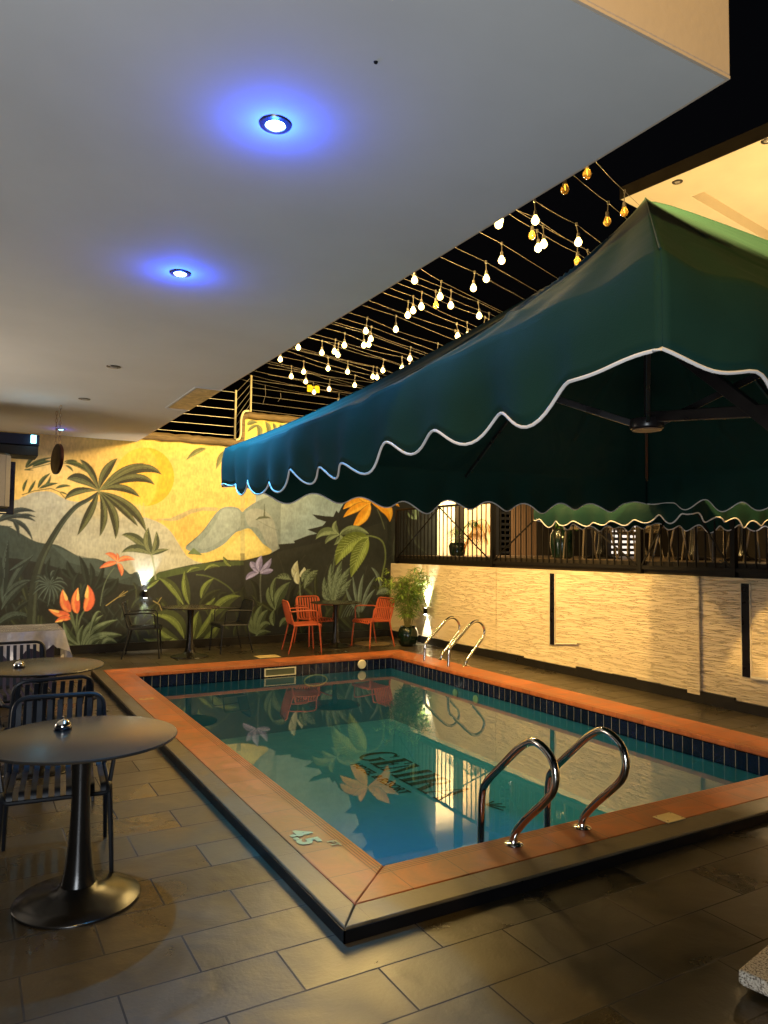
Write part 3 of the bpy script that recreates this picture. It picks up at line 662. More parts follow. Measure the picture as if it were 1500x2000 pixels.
def spl(pts, n=6, closed=True):
    P = [np.array(p, float) for p in pts]; m = len(P); out = []
    for i in range(m if closed else m-1):
        if closed: a, b, c, d = P[i-1], P[i], P[(i+1) % m], P[(i+2) % m]
        else: a, b, c, d = P[max(i-1, 0)], P[i], P[i+1], P[min(i+2, m-1)]
        for k in range(n):
            t = k/n; out.append(tuple(.5*((2*b)+(-a+c)*t+(2*a-5*b+4*c-d)*t*t+(-a+3*b-3*c+d)*t**3)))
    if not closed: out.append(tuple(P[-1]))
    return out
def bez(a, c, b, n=14): return [((1-t)**2*a[0]+2*t*(1-t)*c[0]+t*t*b[0], (1-t)**2*a[1]+2*t*(1-t)*c[1]+t*t*b[1]) for t in [i/n for i in range(n+1)]]
def ribbon(sp, wf):
    L = []; Rr = []
    for i, p in enumerate(sp):
        a = sp[max(i-1, 0)]; b = sp[min(i+1, len(sp)-1)]; dx, dy = b[0]-a[0], b[1]-a[1]; l = math.hypot(dx, dy) or 1
        w0, w1 = wf(i/(len(sp)-1)); L.append((p[0]-dy/l*w0, p[1]+dx/l*w0)); Rr.append((p[0]+dy/l*w1, p[1]-dx/l*w1))
    return L+Rr[::-1]
def leaf(a, c, b, w_, col, hi=None, mid=None, peak=.45, veins=0, edge=None):
    sp = bez(a, c, b)
    k = math.log(.5)/math.log(peak)
    f = lambda t: w_*max(0, math.sin(PI*t**k))**.85
    if edge: fill(ribbon(sp, lambda t: (f(t)*1.12+.8, f(t)*1.12+.8)), edge, .8)
    fill(ribbon(sp, lambda t: (f(t), f(t))), col)
    if hi:
        fill(ribbon(sp, lambda t: (-f(t)*.12, f(t)*.92)), hi, .50)
        fill(ribbon(sp, lambda t: (-f(t)*.30, f(t)*.62)), hi, .45)
    if veins and hi:
        for i in range(veins):
            t = .15+.7*i/veins; p = sp[int(t*14)]; q = sp[min(14, int(t*14)+2)]; dx, dy = q[0]-p[0], q[1]-p[1]; l = math.hypot(dx, dy) or 1
            for s in (-1, 1):
                e = (q[0]-s*dy/l*f(t)*.85, q[1]+s*dx/l*f(t)*.85); line([p, e], 1.0, mid or hi, .7)
    if mid: fill(ribbon(sp, lambda t: (1.1*(1-t)+.3, 1.1*(1-t)+.3)), mid, .8)
def line(pts, w_, col, al=.9, taper=False):
    if len(pts) < 2: return
    fill(ribbon(pts, (lambda t: (w_*(1-t*.8), w_*(1-t*.8))) if taper else (lambda t: (w_, w_))), col, al)
# background
fill([(-1500, -900), (3200, -900), (3200, 1900), (-1500, 1900)], '#E2B052')
def blob(cx, cy, rx, ry, col, al=.06, n=12):
    for k in range(n):
        s = 1-k/n; fill([(cx+rx*s*math.cos(t), cy+ry*s*math.sin(t)) for t in [2*PI*i/26 for i in range(26)]], col, al)
blob(1750, 180, 700, 260, '#F2D24A', .10)
blob(850, 200, 500, 160, '#F3C03A', .07)
blob(300, 300, 420, 220, '#D8AE60', .10)
fill([(850+172*math.cos(t), 452+172*math.sin(t)) for t in [2*PI*i/40 for i in range(40)]], '#F0B02A', .7)
for k in range(10):
    s = k*9
    fill([(850+172*math.cos(t), 452+172*math.sin(t)) for t in [-PI*.5+PI*i/20 for i in range(21)]]+[(850+(172-60+s*.6)*math.cos(t)*.62, 452+172*math.sin(t)) for t in [PI*.5-PI*i/20 for i in range(21)]], '#EE9C12', .13)
fill(spl([(-900, 560), (0, 590), (130, 570), (200, 543), (300, 540), (390, 585), (470, 600), (600, 600), (700, 640), (790, 690), (870, 692), (940, 722), (1000, 770), (1040, 830), (1075, 885), (1110, 925), (1200, 950), (1430, 950), (1430, 1200), (-900, 1200)], 5), '#AFA27A')
blob(620, 640, 260, 70, '#CDAE66', .07); blob(300, 700, 260, 120, '#A29A78', .06); blob(620, 850, 300, 120, '#B3A985', .06); blob(950, 950, 160, 60, '#BDB18C', .06)
for k in range(26):
    random.seed(100+k); x = random.uniform(120, 900); y = random.uniform(550, 850); line([(x, y), (x+random.uniform(-6, 6), y+random.uniform(40, 130))], random.uniform(1, 4), random.choice(['#9C9474', '#BDB088', '#A9A07C']), .25)
fill(spl([(860, 690), (960, 706), (1010, 692), (1060, 670), (1120, 642), (1200, 630), (1285, 634), (1250, 685), (1180, 780), (1092, 860), (1050, 840), (1000, 770), (940, 722)], 5), '#D8A84A')
fill([(905, 700), (1000, 695), (1120, 642), (1200, 630), (1285, 634), (1270, 652), (1190, 650), (1120, 668), (1050, 706), (1000, 712)], '#9A9166', .7)
fill([(1500, 420), (3000, 420), (3000, 980), (1560, 980), (1500, 800)], '#98A08A')
blob(1650, 620, 200, 160, '#A9A88A', .09); blob(1900, 700, 260, 200, '#96A493', .08)
fill([(1820, 150), (3000, 150), (3000, 520), (1500, 520), (1650, 380), (1760, 300)], '#9AA58C', .9)
fill(spl([(1090, 862), (1180, 782), (1240, 700), (1290, 642), (1340, 627), (1395, 634), (1422, 658), (1440, 640), (1500, 600), (1560, 575), (1640, 560), (1645, 700), (1640, 900), (1590, 905), (1500, 800), (1400, 770), (1310, 850), (1210, 897), (1130, 892)], 5), '#858A74')
fill(spl([(1300, 650), (1345, 640), (1400, 650), (1410, 740), (1330, 800), (1220, 870), (1160, 860), (1240, 760)], 5), '#969880', .7)
fill(spl([(1440, 660), (1520, 640), (1600, 700), (1630, 860), (1590, 890), (1520, 760), (1460, 740)], 5), '#A29C80', .6)
line(bez((1095, 858), (1210, 770), (1275, 648)), 3.2, '#5E6450', .7, True)
line(bez((1500, 700), (1560, 740), (1640, 770)), 3, '#7D7F66', .6)
fill(spl([(1120, 925), (1200, 903), (1300, 862), (1340, 830), (1400, 775), (1460, 755), (1500, 792), (1540, 842), (1592, 897), (1430, 950), (1200, 958)], 5), '#D2B256')
fill(spl([(1400, 800), (1450, 770), (1500, 810), (1560, 890), (1450, 930), (1300, 925)], 5), '#DDC268', .6)
fill([(1100, 905), (1135, 868), (1190, 912)], '#6E7A46')
fill([(1498, 706), (1520, 686), (1546, 683), (1550, 598), (1556, 683), (1575, 686), (1590, 696), (1545, 696)], '#5F6244')
fill([(1410, 100), (1436, 100), (1436, 1600), (1410, 1600)], '#8A8666', .30)  # vertical strip darkened as the shade of the wall corner
# greens
fill(spl([(-900, 640), (0, 735), (60, 747), (120, 782), (200, 826), (260, 842), (340, 852), (430, 900), (480, 925), (560, 930), (640, 955), (700, 970), (760, 1020), (830, 1090), (830, 1900), (-900, 1900)], 5), '#475040')
fill([(300, 850), (430, 905), (560, 935), (650, 965), (770, 1035), (700, 1060), (560, 1000), (400, 950)], '#5A6350', .6)
fill([(-900, 900), (100, 930), (260, 960), (420, 1010), (600, 1040), (720, 1080), (830, 1095), (860, 1062), (930, 1012), (1040, 985), (1130, 966), (1210, 955), (1300, 938), (1430, 942), (1580, 905), (1640, 872), (1632, 848), (1730, 840), (1722, 828), (1810, 795), (1860, 785), (1802, 762), (1890, 740), (1912, 716), (1862, 700), (1830, 672), (1900, 682), (1955, 686), (1972, 650), (1985, 665), (2002, 630), (2020, 600), (2060, 590), (2085, 500), (2040, 470), (2110, 455), (2130, 400), (2090, 360), (2150, 350), (2180, 290), (2150, 250), (2210, 240), (2240, 150), (3100, 150), (3100, 1900), (-900, 1900)], '#33342A')
fill([(860, 1064), (930, 1014), (1040, 987), (1210, 957), (1430, 942), (1430, 970), (1300, 975), (1150, 1005), (1000, 1035), (900, 1070)], '#55602C', .85)
fill([(1430, 945), (1560, 925), (1640, 890), (1760, 860), (1900, 830), (2050, 780), (2300, 700), (2800, 700), (2800, 1150), (1430, 1150)], '#40402F', .7)
D1, D1h = '#2B3126', '#4A5340'
# low contrast undergrowth everywhere along the foot of the wall
random.seed(11)
for k in range(230):
    x = random.uniform(-700, 2700); y = random.uniform(1180, 1470); an = random.uniform(-2.6, -.5); l = random.uniform(60, 190)
    b_ = (x+l*math.cos(an), y+l*math.sin(an)); c_ = (x+l*.5*math.cos(an)+random.uniform(-40, 40), y+l*.6*math.sin(an)-20)
    base = random.choice([('#30352A', '#485040'), ('#393D2A', '#565C38'), ('#2C3026', '#3F4634')]) if x < 800 else random.choice([('#3B3E22', '#5C6030'), ('#33351F', '#4C5028'), ('#2C2E20', '#45482C')])
    leaf((x, y), c_, b_, random.uniform(8, 22), base[0], base[1])
# far left plants
for a, c_, b_, w_ in [((20, 1210), (20, 1000), (50, 820), 26), ((25, 1190), (90, 1000), (205, 900), 22), ((20, 1160), (100, 1060), (190, 1060), 18), ((10, 1230), (70, 1130), (165, 1068), 22), ((0, 1120), (-10, 1000), (0, 900), 26), ((-100, 1250), (-120, 1000), (-60, 860), 30), ((-30, 1330), (60, 1240), (165, 1260), 24), ((0, 1310), (90, 1240), (170, 1275), 18), ((60, 1000), (140, 960), (200, 910), 14), ((-200, 1250), (-230, 1100), (-180, 900), 34)]: leaf(a, c_, b_, w_, '#353D30', '#5A6450', '#6A7460')
for a, c_, b_, w_ in [((-20, 722), (90, 610), (215, 660), 16), ((-20, 724), (100, 640), (215, 716), 15), ((40, 705), (150, 700), (195, 830), 14), ((70, 700), (110, 730), (112, 805), 12), ((90, 690), (150, 660), (215, 690), 9)]: leaf(a, c_, b_, w_, '#3A4036', '#50584A')
# trunk of the leaning palm
sp = spl([(580, 545), (520, 585), (450, 625), (380, 700), (320, 790), (270, 880), (235, 960), (205, 1080), (190, 1230), (185, 1350)], 6, False)
fill(ribbon(sp, lambda t: (9+20*t, 9+20*t)), '#3E4230'); fill(ribbon(sp, lambda t: (-2-4*t, 8+15*t)), '#5E6346', .55)
# left branches behind the oval board
B1, B1h = '#4A4E26', '#6C7034'
line([(145, 412), (230, 392), (310, 372), (400, 372), (470, 400), (520, 430)], 2.6, B1)
for a, c_, b_, w_ in [((150, 400), (180, 345), (215, 330), 11), ((150, 405), (220, 350), (315, 338), 9), ((190, 395), (240, 360), (310, 360), 12), ((380, 372), (470, 360), (518, 428), 13), ((375, 365), (420, 350), (460, 362), 6), ((385, 385), (420, 395), (430, 425), 7), ((145, 412), (170, 408), (200, 415), 4)]: leaf(a, c_, b_, w_, B1, B1h)
line([(130, 558), (200, 535), (300, 520), (350, 540), (390, 585)], 2.6, B1)
for a, c_, b_, w_ in [((225, 520), (240, 465), (300, 430), 12), ((250, 515), (290, 500), (300, 440), 9), ((165, 550), (190, 510), (212, 470), 9), ((138, 540), (140, 500), (165, 465), 9), ((230, 522), (290, 490), (345, 490), 10), ((325, 522), (370, 495), (420, 508), 9), ((350, 540), (380, 545), (400, 560), 5)]: leaf(a, c_, b_, w_, B1, B1h)
# fan plant
for k in range(17):
    an = 2*PI*k/17+.2; r_ = 95+14*math.sin(k*2.1); cx, cy = 292, 1085
    e = (cx+r_*math.cos(an), cy+r_*math.sin(an)+26); c_ = (cx+r_*.75*math.cos(an-.12), cy+r_*.75*math.sin(an)-22)
    leaf((cx, cy), c_, e, 9, '#3C4436', '#6E775F')
for a, c_, b_, w_ in [((300, 1060), (260, 1000), (300, 920), 15), ((320, 1060), (330, 1010), (352, 975), 13), ((440, 1060), (360, 1000), (362, 992), 18), ((470, 1080), (400, 1000), (395, 940), 20), ((510, 1090), (510, 1000), (465, 912), 20), ((530, 1100), (560, 1020), (528, 955), 17), ((550, 1110), (600, 1060), (612, 940), 15), ((560, 1120), (620, 1080), (690, 1050), 20), ((600, 1160), (680, 1120), (695, 1040), 20), ((440, 1130), (430, 1060), (470, 1010), 20), ((700, 1180), (760, 1120), (800, 1110), 16)]: leaf(a, c_, b_, w_, D1, '#3F4836')
# orange flower with stem
line(bez((672, 985), (600, 1060), (590, 1210)), 3, '#6A7250')
for a, c_, b_, w_ in [((688, 950), (670, 900), (618, 903), 14), ((690, 950), (730, 915), (792, 938), 14), ((688, 955), (640, 955), (584, 988), 14), ((690, 955), (720, 990), (714, 1034), 13), ((688, 948), (700, 920), (684, 898), 7)]: leaf(a, c_, b_, w_, '#D5673A', '#F09A54', '#F6B070', edge='#8C4026')
# heliconia
for p in ((415, 1235), (458, 1250), (497, 1235), (410, 1262), (412, 1285)): line(bez(p, (440, 1310), (470, 1450)), 5, '#69704A')
for a, c_, b_, w_ in [((418, 1242), (365, 1200), (370, 1112), 27), ((456, 1254), (430, 1180), (459, 1102), 25), ((498, 1240), (550, 1170), (516, 1086), 29), ((412, 1262), (350, 1265), (286, 1228), 20), ((415, 1284), (370, 1270), (324, 1304), 15)]:
    leaf(a, c_, b_, w_, '#E0663A', '#F59A4A', None, .38, edge='#7A3A20'); leaf(((a[0]+b_[0])/2, (a[1]+b_[1])/2), ((a[0]+b_[0])/2, (a[1]+b_[1])/2), b_, w_*.35, '#F8C060')
for a, c_, b_, w_ in [((478, 1445), (500, 1330), (605, 1262), 22), ((485, 1450), (540, 1330), (690, 1290), 26), ((500, 1450), (560, 1370), (720, 1380), 30), ((470, 1440), (400, 1400), (372, 1300), 24), ((455, 1445), (360, 1420), (340, 1380), 20), ((470, 1440), (455, 1380), (490, 1320), 18), ((520, 1400), (560, 1220), (592, 1245), 12), ((560, 1460), (580, 1380), (640, 1390), 22), ((600, 1460), (620, 1380), (690, 1430), 22), ((520, 1460), (540, 1400), (600, 1400), 20)]: leaf(a, c_, b_, w_, '#4E5636', '#8B9464', '#9AA270')
# palm crown
PC = (580, 535)
for c_, b_, w_ in [((548, 410), (470, 350), 21), ((600, 420), (690, 343), 26), ((700, 400), (845, 374), 20), ((830, 330), (950, 440), 26), ((810, 400), (908, 500), 24), ((720, 480), (822, 572), 21), ((440, 510), (383, 584), 21), ((480, 430), (393, 466), 30), ((545, 640), (455, 796), 24), ((640, 660), (585, 802), 22), ((700, 650), (678, 818), 25), ((700, 600), (812, 745), 21), ((800, 600), (858, 775), 25)]: leaf(PC, c_, b_, w_, '#423F24', '#77743F', '#8A8548', .55)
# banana plant
line(bez((888, 905), (905, 960), (914, 1056)), 5, '#8E8A58')
for c_, b_, w_ in [((800, 780), (714, 793), 26), ((800, 840), (714, 896), 24), ((850, 830), (872, 748), 25), ((930, 860), (918, 770), 20), ((930, 885), (992, 878), 14)]: leaf((888, 908), c_, b_, w_, '#4E5230', '#858048', '#A39C5A')
line([(622, 1208), (690, 1160), (750, 1122)], 2.5, '#A58A48'); line([(690, 1160), (735, 1145)], 1.8, '#A58A48'); line([(700, 1150), (730, 1120)], 1.8, '#A58A48')
line([(898, 1178), (935, 1200), (950, 1236)], 2.2, '#A58A48'); line([(925, 1192), (948, 1158)], 1.8, '#A58A48')
# right half of the left wall
G1, G1h, G1m = '#4D5226', '#878E3C', '#A3A652'
line(bez((1150, 1025), (1240, 1030), (1300, 1070))+bez((1300, 1070), (1370, 1110), (1385, 1160)), 4, '#5C6230')
for a, c_, b_, w_ in [((1075, 1200), (1010, 1060), (928, 1044), 26), ((1110, 1200), (1080, 1100), (1085, 1000), 24), ((1180, 1165), (1190, 1090), (1258, 1045), 20), ((1180, 1230), (1230, 1220), (1262, 1160), 20), ((1225, 1300), (1300, 1160), (1410, 1152), 34), ((1080, 1400), (1060, 1230), (890, 1262), 38), ((1130, 1410), (1150, 1320), (1165, 1240), 36), ((1150, 1400), (1240, 1330), (1240, 1240), 30), ((1180, 1420), (1260, 1380), (1290, 1310), 24), ((1060, 1420), (960, 1380), (900, 1300), 26), ((1020, 1400), (960, 1440), (840, 1400), 22), ((930, 1060), (880, 1080), (862, 1110), 15), ((1355, 975), (1330, 960), (1308, 918), 14), ((1200, 1000), (1240, 960), (1290, 980), 12), ((1100, 1010), (1130, 985), (1170, 985), 12)]: leaf(a, c_, b_, w_, G1, G1h, G1m, veins=0)
bx0 = 1200
def LB(items, col, hi, mid=None, **k):
    for a, c_, b_, w_ in items: leaf((a[0]+bx0, a[1]), (c_[0]+bx0, c_[1]), (b_[0]+bx0, b_[1]), w_, col, hi, mid, **k)
def LN(a, c_, b_, w_, col, al=.9): line(bez((a[0]+bx0, a[1]), (c_[0]+bx0, c_[1]), (b_[0]+bx0, b_[1])), w_, col, al)
for k in range(9):
    random.seed(k+60); x = random.uniform(440, 1060); LN((x, 1180), (x+random.uniform(-50, 50), 1000), (x+random.uniform(-110, 110), random.uniform(860, 980)), 3, '#4C4A36', .6)
LN((330, 1020), (322, 1100), (332, 1190), 4, '#6A6A50'); LN((556, 1060), (560, 1130), (562, 1210), 4, '#7A7C54')
LB([((318, 1015), (260, 1020), (243, 1057), 16), ((318, 1012), (275, 960), (270, 950), 18), ((320, 1010), (310, 960), (335, 913), 20), ((325, 1012), (370, 980), (391, 930), 17), ((325, 1018), (380, 1000), (402, 1000), 15), ((318, 1016), (290, 990), (280, 985), 10)], '#857688', '#B8A8B6', '#D0C2CC', edge='#5A5058')
LB([((548, 1060), (515, 1010), (545, 944), 22), ((548, 1040), (520, 1020), (513, 985), 13), ((552, 1040), (590, 1010), (584, 982), 14), ((550, 1080), (530, 1050), (548, 1000), 17)], '#C8BC80', '#EFE6B0', '#D8CC94', edge='#6E6A48')
LB([((508, 1056), (470, 1020), (418, 1046), 20), ((572, 1068), (575, 1020), (622, 992), 15), ((585, 1105), (610, 1030), (666, 1000), 24)], '#565C38', '#838A58', '#9AA06C', veins=6)
LB([((412, 1235), (430, 1130), (502, 1068), 32), ((410, 1230), (370, 1150), (375, 1100), 22), ((400, 1180), (390, 1090), (420, 1040), 16), ((405, 1325), (385, 1280), (410, 1228), 18), ((300, 1372), (262, 1330), (246, 1282), 22), ((300, 1372), (262, 1260), (262, 1190), 20), ((300, 1372), (300, 1260), (335, 1205), 24), ((305, 1372), (330, 1260), (372, 1232), 22), ((310, 1374), (350, 1290), (385, 1320), 20), ((300, 1390), (320, 1350), (388, 1362), 16), ((260, 1240), (230, 1210), (240, 1180), 14), ((440, 1330), (470, 1270), (500, 1300), 18)], '#4C5430', '#828A54', '#98A068')
LB([((975, 604), (870, 575), (813, 642), 26), ((975, 606), (880, 625), (813, 690), 22), ((970, 610), (930, 700), (868, 747), 30), ((975, 602), (1060, 545), (1142, 628), 24), ((980, 606), (1090, 610), (1085, 716), 32), ((985, 600), (1060, 590), (1154, 540), 22), ((975, 600), (930, 570), (938, 522), 20), ((980, 600), (1050, 560), (1106, 492), 26), ((970, 600), (930, 580), (890, 560), 15), ((985, 598), (1000, 570), (1030, 560), 12)], '#E8941A', '#FFBE3C', '#F8AE2C', edge='#7A5218')
LN((1010, 640), (1040, 700), (1055, 760), 3, '#6A6A40')
LB([((790, 792), (700, 740), (652, 818), 24), ((788, 790), (745, 750), (772, 710), 17), ((792, 792), (870, 735), (962, 786), 26), ((788, 794), (720, 800), (708, 846), 15), ((792, 796), (810, 810), (758, 852), 18), ((792, 790), (820, 760), (850, 758), 10)], '#6C7444', '#9DA468', '#B2B87C')
LN((790, 850), (740, 930), (748, 1180), 4, '#6A7048'); LN((760, 960), (740, 1060), (745, 1180), 4, '#6A7048')
line([(x+bx0, y) for x, y in spl([(860, 818), (960, 798), (1040, 830), (1060, 920), (1040, 1030), (1022, 1130)], 6, False)], 4.5, '#7A8040')
LB([((962, 806), (820, 800), (768, 972), 50), ((960, 812), (900, 880), (858, 1042), 44)], '#6F7628', '#A4AC48', '#C0C46A', veins=9)
LB([((745, 1182), (700, 1130), (702, 1040), 22), ((748, 1182), (735, 1050), (742, 960), 20), ((750, 1182), (770, 1040), (805, 945), 22), ((752, 1182), (800, 1060), (855, 980), 24), ((755, 1182), (820, 1110), (862, 1050), 20), ((745, 1182), (690, 1160), (700, 1100), 16), ((760, 1190), (780, 1120), (800, 1080), 18)], '#565E3A', '#838B5E', '#9AA274', veins=5)
LB([((905, 1250), (880, 1130), (868, 1030), 9), ((910, 1250), (900, 1120), (932, 1020), 12), ((915, 1250), (940, 1110), (1002, 1035), 9), ((920, 1250), (950, 1160), (1000, 1110), 11), ((1040, 1120), (1020, 1010), (975, 982), 10), ((900, 1250), (840, 1170), (830, 1100), 9)], '#676F52', '#8C9474')
LB([((1008, 1142), (1050, 1105), (1094, 1134), 20)], '#5C6444', '#868E68', '#98A078', veins=4)
for k in range(7): LN((800+k*16, 1280-k*4), (850+k*8, 1150+k*12), (905, 1190+k*14), 2.2, '#747C5C', .55)
LB([((1245, 705), (1225, 640), (1252, 588), 18), ((1240, 700), (1200, 690), (1190, 660), 9)], '#6E7A4A', '#96A268', '#A8B27C')
LB([((1300, 900), (1200, 800), (1180, 690), 18), ((1150, 980), (1140, 900), (1100, 850), 16), ((1120, 1000), (1100, 880), (1120, 780), 9)], '#454630', '#5A5C40')
fill([(1410, 900), (1436, 900), (1436, 1500), (1410, 1500)], '#23241C', .45)  # corner crease shade again, painted darker over the plants
# top strip leaves
TL, TLh = '#6E6A34', '#8C8848'
for a, c_, b_, w_ in [((1210, 288), (1150, 290), (1092, 356), 15), ((1330, 298), (1290, 330), (1268, 408), 17), ((1400, 296), (1380, 320), (1390, 350), 10), ((1450, 150), (1470, 125), (1510, 135), 14), ((1500, 150), (1550, 170), (1500, 262), 16), ((1555, 130), (1590, 160), (1570, 232), 14), ((1600, 138), (1620, 160), (1610, 200), 10), ((1640, 145), (1660, 170), (1645, 206), 12), ((1700, 150), (1730, 170), (1700, 210), 12), ((1452, 190), (1480, 150), (1520, 150), 10), ((1600, 60), (1700, 90), (1900, 60), 12)]: leaf(a, c_, b_, w_, TL, TLh)
# brushwork and plaster unevenness
rng = np.random.default_rng(5)
def vnoise(nu, nz):
    a = rng.random((nz+2, nu+2)).astype(np.float32)
    xs = np.linspace(0, nu, NU); zs = np.linspace(0, nz, NZ); xi = xs.astype(int); zi = zs.astype(int); fx = (xs-xi); fz = (zs-zi); fx = fx*fx*(3-2*fx); fz = fz*fz*(3-2*fz)
    A = a[zi][:, xi]; B = a[zi][:, xi+1]; C_ = a[zi+1][:, xi]; D = a[zi+1][:, xi+1]
    return (A*(1-fx)+B*fx)*(1-fz)[:, None]+(C_*(1-fx)+D*fx)*fz[:, None]
nz_ = (vnoise(30, 14)-.5)*.22+(vnoise(120, 60)-.5)*.20+(vnoise(500, 90)-.5)*.26+(vnoise(300, 240)-.5)*.10
IMG *= (1+nz_)[..., None]
# grid mesh
uu = U0+np.arange(NU+1)*RES; zz = np.arange(NZ+1)*RES
mw = thing('mural_wall', (3.5, VM, 0), 'back wall painted with a jungle mural of palms, flowers, hills and an orange sun', 'wall')
gx, gz = np.meshgrid(uu, zz)
co = np.stack([gx, np.full_like(gx, VM), gz], -1).reshape(-1, 3).astype(np.float32)
# the grid stays flat; the wall corner shows only as painted shade
ii, jj = np.meshgrid(np.arange(NU), np.arange(NZ))
topz = np.where(uu[:-1]+RES/2 < USTEP, H1, H2)
keep = (zz[1:][jj] <= topz[ii]+RES)
a = (jj*(NU+1)+ii)[keep]
faces = np.stack([a, a+1, a+NU+2, a+NU+1], -1).astype(np.int32)
me = bpy.data.meshes.new('painting'); me.vertices.add(len(co)); me.vertices.foreach_set('co', co.ravel())
me.loops.add(faces.size); me.loops.foreach_set('vertex_index', faces.ravel()); me.polygons.add(len(faces))
me.polygons.foreach_set('loop_start', np.arange(len(faces), dtype=np.int32)*4)
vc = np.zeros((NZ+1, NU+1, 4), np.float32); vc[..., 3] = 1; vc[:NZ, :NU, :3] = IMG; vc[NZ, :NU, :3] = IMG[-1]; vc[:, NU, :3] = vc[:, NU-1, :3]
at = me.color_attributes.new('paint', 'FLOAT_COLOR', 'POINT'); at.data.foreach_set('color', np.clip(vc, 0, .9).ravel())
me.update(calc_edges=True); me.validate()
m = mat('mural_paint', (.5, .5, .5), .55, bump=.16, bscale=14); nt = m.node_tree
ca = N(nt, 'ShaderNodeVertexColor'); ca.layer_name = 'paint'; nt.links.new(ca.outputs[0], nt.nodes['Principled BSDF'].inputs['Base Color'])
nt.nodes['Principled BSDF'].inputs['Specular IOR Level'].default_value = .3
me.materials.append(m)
ob = bpy.data.objects.new('painting', me); C.objects.link(ob); ob.parent = mw; ob.matrix_parent_inverse = mw.matrix_basis.inverted()
mb = MB(); mb.box((-9, VM+.006, 0), (USTEP, VM+.22, H1)); mb.box((USTEP+.0005, VM+.006, 0), (U1, VM+.22, H2)); mb.box((-9, VM-.001, 0), (U0-.001, VM+.005, H1)); mb.build('masonry', M['brown_dark'], mw)
mb = MB(); mb.box((-9, VM-.03, .001), (UW-.04, VM-.006, .13)); mb.build('skirting', M['skirting'], mw)
# crease shade between two wall sections is painted into the mural (log coping above it steps up)
def logtube(pts, r, name='log_coping', seed=1):
    random.seed(seed); P = []
    pts = [Vector(p) for p in pts]
    for i in range(len(pts)-1):
        n = max(2, int((pts[i+1]-pts[i]).length/.09))
        for k in range(n): P.append(pts[i].lerp(pts[i+1], k/n))
    P.append(pts[-1]); mb = MB(); mb.tube([p+Vector((0, random.uniform(-.006, .006), random.uniform(-.008, .008))) for p in P], [r*random.uniform(.88, 1.1) for _ in P], 10)
    return mb.build(name, M['wood'], mw, smooth=True)
logtube([(US+.01, VM-.035, H1+.01), (USTEP-.12, VM-.035, H1+.01)], .062)
logtube([(USTEP-.125, VM-.035, H1+.01), (USTEP-.055, VM-.035, H1+.03), (USTEP-.03, VM-.035, H1+.10), (USTEP-.03, VM-.035, H2-.08), (USTEP-.01, VM-.035, H2-.02), (USTEP+.06, VM-.035, H2+.02)], .050, seed=2)
logtube([(USTEP+.05, VM-.035, H2+.01), (U1, VM-.035, H2+.01)], .062, seed=3)
mb = MB(); mb.tube(fillet([(USTEP-.16, VM-.10, H1+.05), (USTEP-.10, VM-.10, H1+.06), (USTEP-.075, VM-.10, H1+.14), (USTEP-.075, VM-.10, H2-.06), (USTEP-.03, VM-.10, H2+.06), (USTEP+.06, VM-.10, H2+.07)], .06), .018, 8); mb.build('conduit', M['post_white'], mw, smooth=True)
# upstairs return of the mural wall ends at u = U1
# electric fence on the wall
fe = thing('electric_fence', (3.9, VM+.1, H1), 'wire security fence with pale posts above the mural wall', 'fence')
f1 = onv(461, 762, VM+.1); f2 = onv(491, 733, VM+.1)
for q, z0 in ((f1, H1+.02), (f2, H2+.02)):
    mb = MB(); mb.tube([(q.x, q.y, z0), (q.x, q.y, q.z)], .017, 8); mb.build('post', M['post_white'], fe, smooth=True)
for k in range(6):
    z = f1.z-.04-(f1.z-.06-H1-.04)*k/5.6; mb = MB(); mb.tube([(f1.x, f1.y, z), (1.2, VM+.1, z-.02), (-3, VM+.1, z)], .0035, 5)
    mb.tube([(f1.x, f1.y, z), (f2.x, f2.y, f2.z-.03-(f2.z-H2-.1)*k/5.6)], .0035, 5); mb.build('wire', M['wire'], fe)
for k in range(7):
    z = f2.z+.18-(f2.z+.10-H2)*k/6.4; mb = MB(); mb.tube([(f2.x if k > 1 else f2.x+.3, f2.y, z), (5.6, VM+.1, z-.015), (9, VM+.1, z)], .0035, 5); mb.build('wire', M['wire'], fe)
for px, y0, y1 in ((518, 752, 790), (548, 768, 784)):
    a = onv(px, y0, VM+.095); b_ = onv(px-5, y1, VM+.095); mb = MB(); mb.tube([a, a.lerp(b_, .5)+Vector((.03, 0, 0)), b_] , .0035, 5); mb.build('loose_wire', M['wire'], fe)
a = onv(600, 751, VM+.08); b_ = onv(624, 768, VM+.08)
mb = MB(); X0, X1, Z0, Z1 = a.x, b_.x, b_.z, a.z; w_ = X1-X0
mb.prism([(X0, Z0+.01), (X0+.02, Z0), (X0+w_*.33, Z0), (X0+w_*.36, Z0+.03), (X0+w_*.64, Z0+.03), (X0+w_*.67, Z0), (X1-.02, Z0), (X1, Z0+.01), (X1, Z1-.02), (X1-.02, Z1), (X0+w_*.67, Z1), (X0+w_*.62, Z1-.02), (X0+w_*.38, Z1-.02), (X0+w_*.33, Z1), (X0+.02, Z1), (X0, Z1-.02)], -.004, .004, M=Matrix.Translation((0, VM+.08, 0)) @ Matrix(((1, 0, 0, 0), (0, 0, 1, 0), (0, 1, 0, 0), (0, 0, 0, 1))))
tag(mb.build('warning_sign', M['yellow_sign'], None), 'small yellow warning sign hanging on the wire fence above the mural', 'sign')
